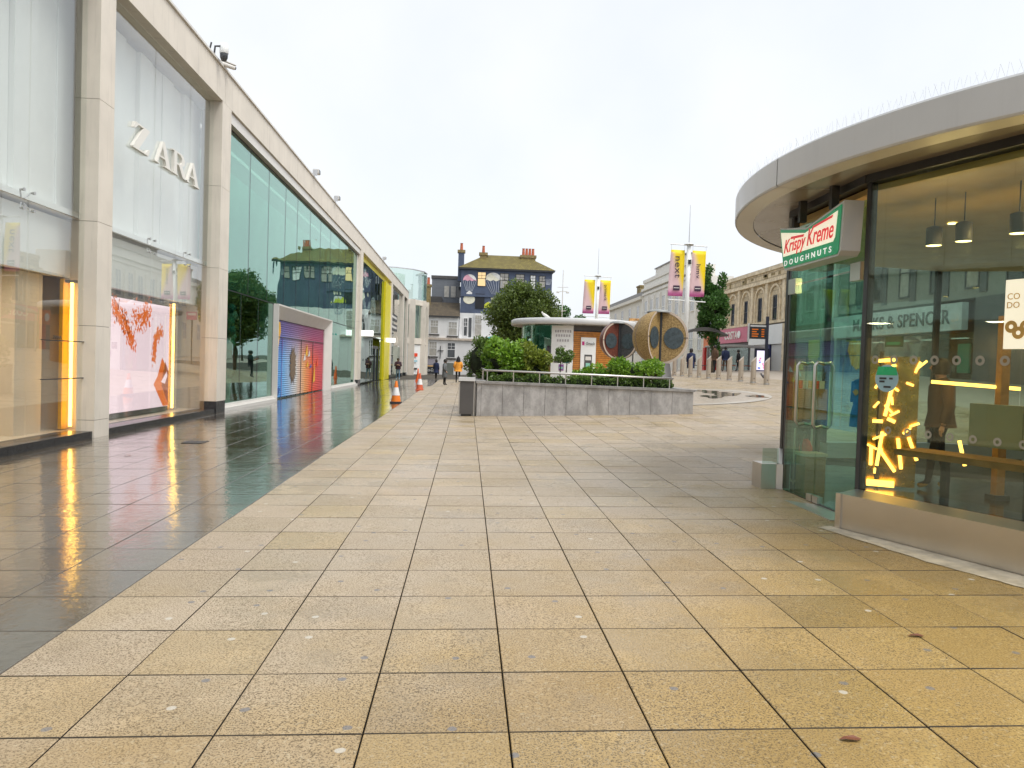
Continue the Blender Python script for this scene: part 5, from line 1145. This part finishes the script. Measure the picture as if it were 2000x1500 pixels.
for k in range(9): y = 52+random.random()*12.5; sbox('spalled_stone', y, y+random.uniform(.3, .7), 8.4+random.random()*.3, 8.75+random.random()*.2, CHIM, cf, -.02, .03)
fs = thing('cafe_sign', 'pink cafe fascia lettered COSTA below the stone building', 'sign', (22, 61.5, 3.9)); PKS = mat('pink_fascia', (.60, .16, .24), .4, bump=0, var=.04)
sbox('board', 58.3, 64.9, 3.9, 5.08, PKS, fs, -.25, .04)
text_part('lettering', 'COSTA', (XS-.255, 63.4, 4.18), (0, -1, 0), (0, 0, 1), 3.0, .66, LETW, fs, .04, 0, .02, 1.05); MB().prism([(XS-.27, 60.0+.32*math.cos(a), 4.52+.3*math.sin(a)) for a in np.linspace(0, 2*math.pi, 15)[:-1]], (-.05, 0, 0)).build('bean_logo', WHITEP, fs)
sbox('shop_window', 58.6, 64.6, 1.6, 3.5, GLY, cf, 0, .03); sbox('shop_transom', 58.3, 64.9, 3.5, 3.88, GREYD, cf, -.1, .04)
sbox('grey_fascia', 51.6, 58.1, 3.6, 5.0, WHITEP, cf, -.2, .04); sbox('roller_shutter', 51.8, 53.9, 1., 3.58, KGREY, cf, -.05, .03); sbox('roller_shutter', 54.4, 58.0, 1., 3.58, KGREY, cf, -.05, .03); sbox('blue_post', 54.0, 54.3, 1., 3.58, mat('navy_paint', (.02, .03, .12)), cf, -.15, .03)
sbox('end_pier', 51.4, 51.75, 1., 5.0, STONEP, cf, -.22, 0)
t = thing('roof_plant', 'pale roof plant room above the stone building', 'building', (26, 58, 9)); MB().box(26, 32, 56, 63, 8.9, 10.1).build('plant_room', WHITEP, t); MB().box(25, 33, 50, 56, 9.8, 9.95).build('roof_slab', KGREY, t); MB().box(24.5, 26, 63.5, 66, 8.2, 9.7).build('pink_panel', mat('pink_wall', (.62, .36, .36), var=.4, scale=2), t)
og = thing('orange_shop', 'orange and red shopfront behind the bus shelter', 'shop', (22, 67, 1.5))
sbox('wall', 65.45, 69.5, 1., 8.2, mat('slate_grey_wall', (.17, .18, .21)), og, 0, 8); ORS = mat('orange_fascia', (.80, .19, .05), .4); RDS = mat('red_shopfront', (.62, .025, .02), .4)
sbox('fascia', 65.5, 69.4, 3.7, 4.9, ORS, og, -.2, -.004); sbox('shop_window', 66.2, 68.8, 1.5, 3.66, WINP, og, -.03, -.004); sbox('red_pier', 65.6, 66.15, 1., 3.66, RDS, og, -.25, -.004); sbox('red_pier', 68.85, 69.4, 1., 3.66, RDS, og, -.25, -.004)
MB().prism([(XS-.21, 66.3+.34*math.cos(a), 4.3+.34*math.sin(a)) for a in np.linspace(0, 2*math.pi, 17)[:-1]], (-.04, 0, 0)).build('round_logo', WHITEP, og)
wb_ = thing('white_corner_building', 'white classical building with stepped parapet behind the banners', 'building', (22, 82, 1.2))
CW = mat('bright_white_stucco', (.84, .81, .74), .65, var=.03, streak=.08)
sbox('wall', 75, 95.2, .9, 12.2, CW, wb_, 0, 2.5); sbox('end_wall', 69.6, 74.996, .9, 10.4, CW, wb_, .02, 2.5); sbox('parapet', 75, 95.2, 12.204, 12.6, CW, wb_, -.15, .6); sbox('raised_parapet', 76, 89, 12.604, 13.3, CW, wb_, -.1, .6); sbox('coping', 75.8, 89.2, 13.304, 13.42, COPE, wb_, -.22, .7)
for z, o_ in ((11.2, -.35), (10.7, -.18), (6.3, -.3)): sbox('cornice', 75, 95.2, z, z+.28, CW, wb_, o_, -.004)
for yc in (71.2, 74.0, 76.8, 79.6, 82.4, 85.2, 88, 90.8, 93.6):
    swin(wb_, yc, 1.25, 7.4, 9.9, mat('pale_sky_pane', (.40, .42, .44), .1) if 'pale_sky_pane' not in bpy.data.materials else bpy.data.materials['pale_sky_pane'], CW, 1); swin(wb_, yc, 1.25, 3.5, 5.6, bpy.data.materials['pale_sky_pane'], CW, 1)
    sbox('pilaster', yc+1.2, yc+1.6, 6.6, 10.38, CW, wb_, -.18, -.004)
sbox('dark_entrance', 82, 95, 1., 3.2, WINP, wb_, -.02, -.004)
cb = thing('cream_house', 'cream house with grey parapet and chimney beyond the farther banners', 'house', (22, 105, 1.2))
sbox('wall', 95.4, 118, .9, 10.3, CREAMW, cb, 0, 10); sbox('cornice', 95.4, 118, 10.304, 10.7, CREAMW, cb, -.4, .3); sbox('parapet', 95.4, 118, 10.704, 11.3, COPE, cb, -.1, .5)
c = MB().box(22.4, 24, 99, 101, 11.3, 12.3).build('chimney', CHIM, cb); MB().box(22.3, 24.1, 98.9, 101.1, 12.304, 12.5).build('chimney_cap', CHIM, c)
for yc in (98, 103, 108, 113): swin(cb, yc, 1.3, 7.6, 9.6, bpy.data.materials['pale_sky_pane'], OFFW, 1); swin(cb, yc, 1.3, 3.5, 5.5, bpy.data.materials['pale_sky_pane'], OFFW, 1)
MB().box(22.0, 32, 95.25, 95.4, .9, 10.3).build('side_wall', CREAMW, cb)
# purple shop and department store seen through the kiosk
ps = thing('purple_shop', 'pale stone building with a purple and yellow shopfront seen through the kiosk door', 'building', (22, 48, 1.5))
sbox('wall', 44.3, 51.3, .9, 10.5, mat('pale_green_stucco', (.52, .56, .50), streak=.2), ps, 0, 8)
for yc in (45.8, 48, 50.2): swin(ps, yc, 1.2, 5.6, 8.0, WINL, OFFW, 1)
for yc in (44.6, 46.9, 49.1, 51.1): sbox('pilaster', yc-.15, yc+.15, 5.0, 9.8, OFFW, ps, -.15, -.004)
sbox('tan_fascia', 44.4, 51.2, 3.9, 4.7, mat('tan_board', (.36, .24, .16)), ps, -.2, -.004); sbox('purple_front', 44.6, 51.0, .9, 3.88, mat('violet_shopfront', (.16, .09, .22)), ps, -.1, -.004); sbox('yellow_poster', 46.2, 47.7, 2.6, 3.7, YEL, ps, -.16, -.11); sbox('yellow_poster', 48.4, 49.0, 1.8, 2.3, YEL, ps, -.16, -.11)
for k in range(6): MB().prism([(XS-.17, 46.3+.22*k, 2.6), (XS-.17, 46.5+.22*k, 2.6), (XS-.17, 46.4+.22*k, 2.3-.1*(k % 2))], (.04, 0, 0)).build('yellow_drip', YEL, ps)
ms = thing('department_store', 'grey department store with a white MARKS & SPENCER fascia seen through the kiosk', 'building', (22, 36, 1.5))
MSW = mat('grey_store_wall', (.30, .31, .28), var=.08); MSG = mat('slate_store_panel', (.12, .13, .14))
sbox('wall', 14, 44.2, 5.1, 12, MSW, ms, 0, 10); sbox('base_wall', 14, 44.2, .9, 5.096, MSG, ms, .6, 10); sbox('slate_panel', 27.5, 31.8, 1., 5.09, MSG, ms, -.1, .5)
for k in range(11): yc = 42.6-2.6*k; swin(ms, yc, .8, 5.6, 8.0, WINP if k % 2 else WINL, MSG, 0); sbox('slate_bay', yc-1.0, yc-.55, 5.3, 9, MSG, ms, -.06, -.004)
sbox('shop_glass', 31.9, 44, 1.2, 3.6, GLY, ms, .1, .13); sbox('shop_ceiling', 31.9, 44, 3.4, 3.6, OFFW, ms, .2, .6)
mf = thing('store_sign', 'pale blue fascia board lettered MARKS & SPENCER', 'sign', (22, 38, 3.7)); MB().box(XS-.35, XS-.05, 32.3, 44.0, 3.70, 4.92).build('board', mat('pale_blue_fascia', (.62, .72, .74), .4, bump=0), mf)
text_part('lettering', 'MARKS & SPENCER', (XS-.36, 41.7, 4.0), (0, -1, 0), (0, 0, 1), 8.6, .66, MSG, mf, .03, 0, .01, 1.05)
for k in range(5): sbox('shop_light', 33+2.3*k, 33.9+2.3*k, 3.36, 3.40, NEON, ms, .25, .5)
sbox('green_panel', 32.2, 33.0, 1.8, 3.1, mat('store_green', (.01, .22, .12)), ms, 0, .09)
# ------------------------------------------------------------------ bollards, shelters, street furniture
BOLS = mat('sandy_steel_bollard', (.50, .43, .35), .45, metal=.3, var=.08, bump=.1)
def bollard_mesh(x, y, z, root):
    mb = MB(); n = 18; r = .105; h = 1.0
    for k in range(n): a = 2*math.pi*k/n; mb.v.append((x+r*1.06*math.cos(a), y+r*1.06*math.sin(a), z-.05))
    for k in range(n): a = 2*math.pi*k/n; mb.v.append((x+r*math.cos(a), y+r*math.sin(a), z+h+.11*math.cos(a)))
    mb.f = [(k, (k+1) % n, n+(k+1) % n, n+k) for k in range(n)]+[tuple(range(n, 2*n))]; mb.m = [0]*len(mb.f)
    mb.build('shaft', BOLS, root); MB().lathe([(r*1.1, .06), (r*1.1, .0)], (x, y, z), 18).build('foot_collar', STEELM, root); MB().box(x-.02, x+.02, y-r*1.05-.005, y-r*1.0, z+.16, z+.2).build('lock', DARK, root)
bpos = [(12.2-.08*k, 30.33+1.25*k) for k in range(11)]
ordn = ['first', 'second', 'third', 'fourth', 'fifth', 'sixth', 'seventh', 'eighth', 'ninth', 'tenth', 'eleventh']
b0 = thing('bollard', 'first slant-topped sandy bollard counting from the kiosk door', 'bollard', (*bpos[0], g(*bpos[0])), 'bollards along the street')
bollard_mesh(*bpos[0], g(*bpos[0]), b0)
for k, p in enumerate(bpos[1:]): dup(b0, (*p, g(*p)), '%s slant-topped sandy bollard counting from the kiosk door' % ordn[k+1])
def shelter(label, x0, x1, y0, y1, gz, zr, dome):
    t = thing('bus_shelter', label, 'bus shelter', ((x0+x1)/2, y0, gz))
    mb = MB(); n = 10
    for s_ in (0, 1):
        for k in range(n+1): u = k/n; mb.v.append((lerp(x0, x1, u), (y0, y1)[s_], zr+dome*math.sin(math.pi*u)))
    for s_ in (0, 1):
        for k in range(n+1): u = k/n; mb.v.append((lerp(x0, x1, u), (y0, y1)[s_], zr-.1+dome*.7*math.sin(math.pi*u)))
    m_ = n+1
    for k in range(n): mb.f += [(k, k+1, m_+k+1, m_+k), (2*m_+k, 3*m_+k, 3*m_+k+1, 2*m_+k+1), (k, 2*m_+k, 2*m_+k+1, k+1), (m_+k, m_+k+1, 3*m_+k+1, 3*m_+k)]
    mb.f += [(0, m_, 3*m_, 2*m_), (n, 2*m_+n, 3*m_+n, m_+n)]; mb.m = [0]*len(mb.f); mb.build('roof', GREYD if dome > .3 else STEELM, t)
    for x in (x0+.15, x1-.15): MB().box(x-.05, x+.05, y1-.15, y1-.05, gz, zr-.08).build('post', STEELM, t)
    k = max(2, int((x1-x0)/1.2))
    for i in range(k): a, b = lerp(x0+.2, x1-.2, i/k), lerp(x0+.2, x1-.2, (i+1)/k); MB().box(a+.02, b-.02, y1-.11, y1-.095, gz+.25, zr-.25).build('glass_panel', GLZ, t)
    MB().box(x0+.4, x1-.4, y1-.6, y1-.3, gz+.45, gz+.5).build('bench', REDB if dome < .3 else GREYD, t)
    return t
shelter('domed grey bus shelter behind the ochre sculpture', 14.0, 17.1, 49.2, 50.8, 1.4, 3.95, .45)
t = shelter('long flat bus shelter below the pink cafe sign', 17.3, 21.3, 53, 54.6, 1.5, 3.35, .12)
t = thing('advert_panel', 'lit advert panel at the right end of the long bus shelter', 'advert', (20.3, 51.8, 1.5))
MB().box(19.95, 20.95, 51.8, 51.95, 1.4, 3.2).build('case', mat('navy_case', (.02, .025, .05)), t); MB().box(20.08, 20.82, 51.79, 51.798, 1.7, 3.05).build('screen', emis('lilac_advert', (.72, .66, .85), 1.), t)
AP = [emis('advert_'+k, c, .8) for k, c in (('pink', (.85, .25, .4)), ('blue', (.12, .2, .6)), ('white', (.9, .9, .95)))]
for k in range(14): x, z = random.uniform(20.12, 20.7), random.uniform(1.75, 2.5); MB().add([(x, 51.785, z), (x+.12, 51.785, z+.02), (x+.1, 51.785, z+.14), (x-.02, 51.785, z+.1)], [(0, 1, 2, 3)]).build('print', AP[k % 3], t)
t = thing('departure_display', 'black bus departure display with orange text on a dark post', 'display', (19.2, 46, 1.5))
MB().box(18.35, 18.5, 45.95, 46.1, 1.4, 5.0).build('post', mat('navy_post', (.03, .035, .06)), t); MB().box(17.3, 18.34, 45.9, 46.12, 3.6, 4.5).build('case', DARK, t); MB().box(17.32, 18.3, 45.895, 45.899, 4.34, 4.44).build('header', KGREY, t)
OR = emis('orange_led_text', (1., .25, .04), .35)
for k in range(4): MB().box(17.42, 17.42+(.38, .42, .3, .4)[k], 45.89, 45.898, 3.72+.14*k, 3.79+.14*k).build('led_text', OR, t); MB().box(18.02, 18.2, 45.89, 45.898, 3.72+.14*k, 3.79+.14*k).build('led_text', OR, t)
MB().box(17.2, 17.3, 45.97, 46.05, 3.4, 4.55).build('side_arm', KGREY, t)
# traffic cones
CON_O = mat('orange_cone_plastic', (.85, .22, .02), .4, var=.06, bump=.03); CON_W = mat('reflective_white_sleeve', (.80, .80, .80), .3, var=.05); CON_D = mat('faded_red_cone', (.62, .13, .06), .5, var=.15)
def cone(label, x, y, m, sleeve, hh=.75):
    z = g(x, y); t = thing('traffic_cone', label, 'traffic cone', (x, y, z), 'traffic cones')
    MB().lathe([(.27*1., .0), (.27, .04), (.2, .055), (.001, .055)], (x, y, z), 4, math.pi/4, math.pi/4+2*math.pi).build('base', DARK if sleeve == 1 else m, t)
    MB().lathe([(.17, .05), (.135, .24), (.075, .52), (.04, hh-.02), (.03, hh), (.001, hh)], (x, y, z), 20).build('body', m, t, True)
    if sleeve: MB().lathe([(.137, .26), (.078, .53)], (x, y, z), 20).build('white_sleeve', CON_W, t, True)
cone('nearest orange cone with a clean white sleeve on the wet paving', -2.39, 26.1, CON_O, 1)
cone('faded red cone with a dull white sleeve behind the nearest cone', -2.2, 36.0, CON_D, 2, .8)
cone('plain orange cone farthest off beside the glass drum tower', -3.7, 58, mat('plain_orange_cone', (.85, .13, .02), .4), 0, .95)
t = thing('floor_grate', 'small dark drain cover set in the wet paving by the second column', 'drain', (-4.9, 14.5, 0)); zz = g(-4.6, 13.6); MB().box(-4.85, -4.5, 13.3, 13.7, zz-.01, zz+.006).build('frame', DARK, t)
for k in range(5): MB().box(-4.83+.07*k, -4.80+.07*k, 13.32, 13.68, zz+.0062, zz+.009).build('bar', GREYD, t)
LEAFB = mat('fallen_brown_leaf', (.16, .05, .02), .6)
for k, (x, y, lab) in enumerate(((2.6, 4.15, 'fallen brown leaf on the tan slabs in front of the kiosk plinth'), (1.62, 3.0, 'fallen rust leaf near the bottom edge of the picture'), (-5.0, 11.6, 'dark fallen leaf on the wet slabs before the pink screen'))):
    z = g(x, y)+.006; mb = MB(); pts = [(-.05, 0), (-.02, .018), (.02, .02), (.05, .004), (.02, -.018), (-.02, -.015)]
    mb.add([(x+a, y+b, z+.004*((i*7) % 3)) for i, (a, b) in enumerate(pts)], [tuple(range(6))]); tag(mb.build('fallen_leaf', LEAFB), lab, 'leaf')
t = thing('pigeon', 'grey pigeon walking on the paving by the kiosk door frame', 'bird', (13.2, 33.0, g(13.2, 33))); z = g(13.2, 33); PG = mat('pigeon_grey', (.10, .10, .12), .6, var=.4, scale=30)
MB().tube([(13.02, 33, z+.27), (13.07, 33, z+.22), (13.14, 33, z+.18), (13.26, 33, z+.15), (13.4, 33, z+.10)], [.03, .045, .085, .08, .02], 10).build('body', PG, t, True); MB().ball((13.02, 33, z+.29), .04).build('head', PG, t, True); MB().tube([(12.98, 33, z+.29), (12.94, 33, z+.28)], [.01, .003], 5).build('beak', DARK, t)
for dx in (0, .06): MB().tube([(13.15+dx, 33, z), (13.16+dx, 33, z+.12)], .008, 5).build('leg', REDB, t)

# ------------------------------------------------------------------ people
SKIN = mat('skin', (.55, .33, .23), .5, var=.06, bump=0); HAIRD = mat('dark_hair', (.02, .015, .012), .5, var=.3, scale=30); EYEM = mat('eye_dark', (.02, .015, .01), .2)
CL = {k: mat('cloth_'+k, c, .85, var=.15, scale=9, bump=.3, bscale=40) for k, c in (('grey', (.13, .14, .145)), ('orange', (.75, .32, .04)), ('navy', (.015, .025, .075)), ('black', (.012, .012, .014)), ('maroon', (.045, .02, .03)), ('jeans', (.14, .24, .36)), ('blue', (.02, .19, .36)), ('brown', (.10, .055, .03)), ('mustard', (.42, .24, .03)), ('white', (.7, .7, .68)), ('teal', (.05, .22, .24)))}
def person(label, x, y, z, H, face, top, legs, shoes='black', coat=None, hair=HAIRD, hood=None, arms='down', stride=.10, bag=None, sit=False):
    """one continuous skinned figure; face is the heading in degrees (0 looks along +x)"""
    t = thing('person', label, 'person', (x, y, z)); k = H/1.75
    if arms == 'phone': Ls, Rs = [(-.19, .0, 1.42), (-.25, .02, 1.14), (-.10, .24, 1.18)], [(.19, .0, 1.42), (.25, .02, 1.14), (.09, .25, 1.20)]
    elif arms == 'pocket': Ls, Rs = [(-.19, 0, 1.42), (-.28, -.06, 1.14), (-.20, .10, .95)], [(.19, 0, 1.42), (.28, -.06, 1.14), (.20, .10, .95)]
    else: Ls, Rs = [(-.19, 0, 1.42), (-.24, -.02, 1.13), (-.25, .05, .87)], [(.19, 0, 1.42), (.24, -.02, 1.13), (.25, .06, .87)]
    s = stride
    J = [(0, 0, .95), (0, 0, 1.15), (0, .0, 1.38), (0, .01, 1.50), (0, .03, 1.58), (0, .035, 1.70)] + Ls + Rs + \
        [(-.09, 0, .90), (-.10, s*.7, .50), (-.10, s, .09), (-.10, s+.13, .04), (.09, 0, .90), (.10, -s*.3, .50), (.10, -s, .09), (.10, -s+.13, .04)]
    E_ = [(0, 1), (1, 2), (2, 3), (3, 4), (4, 5), (2, 6), (6, 7), (7, 8), (2, 9), (9, 10), (10, 11), (0, 12), (12, 13), (13, 14), (14, 15), (0, 16), (16, 17), (17, 18), (18, 19)]
    Rd = [.15, .135, .155, .058, .085, .092, .065, .05, .034, .065, .05, .034, .095, .06, .045, .04, .095, .06, .045, .04]
    me = bpy.data.meshes.new('sk'); me.from_pydata([(a*k, b*k, c*k) for a, b, c in J], E_, [])
    ob = bpy.data.objects.new('sk', me); COL.objects.link(ob)
    md = ob.modifiers.new('s', 'SKIN'); md.use_smooth_shade = True
    sv = me.skin_vertices[0].data
    for i, r in enumerate(Rd): sv[i].radius = (r*k*(1.15 if i in (1, 2) else 1), r*k*(.8 if i in (0, 1, 2) else 1))
    sv[0].use_root = True
    ob.modifiers.new('d', 'SUBSURF').levels = 2
    bpy.context.view_layer.update()
    body = bpy.data.meshes.new_from_object(ob.evaluated_get(bpy.context.evaluated_depsgraph_get())); bpy.data.objects.remove(ob)
    co = np.empty(len(body.vertices)*3); body.vertices.foreach_get('co', co); co = co.reshape(-1, 3)
    vv = [tuple(p) for p in co]; ff = [tuple(p.vertices) for p in body.polygons]; mi = []
    hp = [np.array(Ls[2])*k, np.array(Rs[2])*k]
    for f in ff:
        c = co[list(f)].mean(0); zz_ = c[2]/k
        hand = min(np.linalg.norm(c-h_) for h_ in hp) < .06*k
        mi.append(3 if zz_ < .075 else 0 if hand or zz_ > 1.495 else 2 if zz_ < .93 and abs(c[0]) < .2*k else 1)
    mb = MB(); mb.v, mb.f, mb.m = vv, ff, mi
    for sg_, h_, el in ((-1, Ls[2], Ls[1]), (1, Rs[2], Rs[1])):      # palm and five separate fingers, bent at the knuckle
        h_ = Vector(h_)*k; d = (h_-Vector(el)*k).normalized(); sd_ = d.cross(V(0, 1, .3)).normalized(); dn = d.cross(sd_)
        mb.tube([h_, h_+d*.05*k, h_+d*.08*k], [.03*k, .036*k, .03*k], 8, 0)
        for q in range(4):
            b_ = h_+d*.075*k+sd_*(.022*(q-1.5))*k; L_ = (.055, .068, .064, .05)[q]*k; mb.tube([b_, b_+d*L_*.55, b_+d*L_*.9+dn*L_*.35], [.0095*k, .009*k, .007*k], 5, 0)
        b_ = h_+d*.03*k-sd_*.03*k; mb.tube([b_, b_-sd_*.025*k+d*.025*k, b_-sd_*.02*k+d*.055*k+dn*.01*k], [.011*k, .01*k, .008*k], 5, 0)
    hc = V(0, .045, 1.655)*k                                          # nose, ears, mouth and eyes on the head
    mb.tube([hc+V(0, .09, .02)*k, hc+V(0, .12, -.015)*k, hc+V(0, .092, -.025)*k], [.010*k, .016*k, .010*k], 6, 0)
    for s_ in (-1, 1): mb.ball(tuple(hc+V(s_*.088, -.005, 0)*k), .012*k, .025*k, .034*k, 8, 6, 0)
    rot = Matrix.Rotation(math.radians(face-90), 3, 'Z')
    def put(m_): m_.v = [tuple(rot @ Vector(p)+V(x, y, z)) for p in m_.v]; return m_
    bo = put(mb).build('body', [SKIN, CL[top], CL[legs], CL[shoes]], t, True)
    for s_ in (-1, 1): put(MB().ball(tuple(hc+V(s_*.035, .085, .018)*k), .011*k, n=8, h=6)).build('eye', EYEM, bo)
    put(MB().ball(tuple(hc+V(0, .09, -.05)*k), .025*k, .012*k, .007*k, 8, 5)).build('mouth', REDST, bo)
    if hair: put(MB().lathe([(.108, -.10), (.115, -.02), (.108, .05), (.075, .10), (.001, .118)], (0, (.045-.025)*k, 1.665*k), 16, sx=k, sy=k*1.05)).build('hair', hair, bo, True)
    if hood: put(MB().lathe([(.17, -.22), (.15, -.1), (.125, .02), (.09, .10), (.03, .16), (.001, .22 if hood == 'point' else .17)], (0, -.0, 1.66*k), 14, sx=k, sy=k)).build('hood', CL['black'], bo, True)
    if coat:
        hem, fl = coat
        pr = [(.06, 1.53), (.15, 1.47), (.215, 1.40), (.225, 1.2), (.215, 1.05), (.22*fl, .9), (.23*fl, max(hem, .6)), (.235*fl, hem), (.20*fl, hem+.01)]
        put(MB().lathe([(r*k, z_*k) for r, z_ in pr], (0, 0, 0), 20, sx=1., sy=.72)).build('coat', CL[top], bo, True)
        for a in (Ls, Rs): put(MB().tube([Vector(p)*k for p in (a[0], a[1], [lerp(a[1][i], a[2][i], .86) for i in range(3)])], [.085*k, .075*k, .06*k], 10)).build('sleeve', CL[top], bo, True)
    if bag:
        bx, by, bz = bag; put(MB().lathe([(.05, 0), (.15, .02), (.16, .22), (.08, .34)], (bx, by, bz), 10, sy=.5)).build('carrier_bag', CL['white'], t)
    if arms == 'phone': put(MB().cbox((0, .31*k, 1.24*k), .04, .006, .075)).build('phone', DARK, t)
    return t
def gp(x, y): return (x, y, g(x, y))
person('person in a long grey coat and dark boots standing on the plaza', *gp(-1.41, 48.5), 1.62, 0, 'grey', 'black', coat=(.52, 1.05), arms='pocket', stride=.05)
person('person in an orange padded jacket with a black pointed hood', *gp(-.62, 53), 1.75, 95, 'orange', 'black', coat=(.78, 1.25), hair=None, hood='point', stride=.06, arms='pocket')
person('person in a navy coat walking towards the pub', *gp(-2.5, 62), 1.62, 60, 'navy', 'black', 'white', coat=(.62, 1.1), stride=.12)
person('person in dark clothes behind the planter railing', *gp(.25, 50), 1.72, 180, 'black', 'black', coat=(.7, 1.0), arms='phone')
person('person in a dark jacket and jeans looking at a phone by the shop', *gp(-5.62, 62.5), 1.74, -80, 'maroon', 'jeans', 'white', coat=(.86, 1.0), arms='phone', stride=.12)
person('person in a navy jacket standing in the long bus shelter', 18.0, 52.2, g(18, 52.2), 1.75, 100, 'navy', 'brown', coat=(.8, 1.0), bag=(.4, 0, .5))
person('person in black at the right of the long bus shelter', 19.0, 52.4, g(19, 52.4), 1.5, 160, 'black', 'black', coat=(.7, 1.2), bag=(.45, .1, .15))
person('person with a white bag between the two shelters', 15.8, 47.8, g(15.8, 47.8), 1.75, 200, 'brown', 'black', coat=(.8, 1.0), bag=(-.45, 0, .35))
person('person in a navy coat just right of the ochre sculpture', 12.1, 40.6, g(12.1, 40.6), 1.45, 60, 'navy', 'navy', coat=(.5, 1.1))
person('person in a blue jacket inside the kiosk door', 5.95, 11.0, FLK, 1.62, 20, 'blue', 'blue', coat=(.7, 1.15), arms='phone')
person('person in a mustard and brown jacket inside the kiosk window', 6.05, 9.35, FLK, 1.64, 165, 'brown', 'black', 'mustard', coat=(.85, 1.15), arms='down', stride=.16)
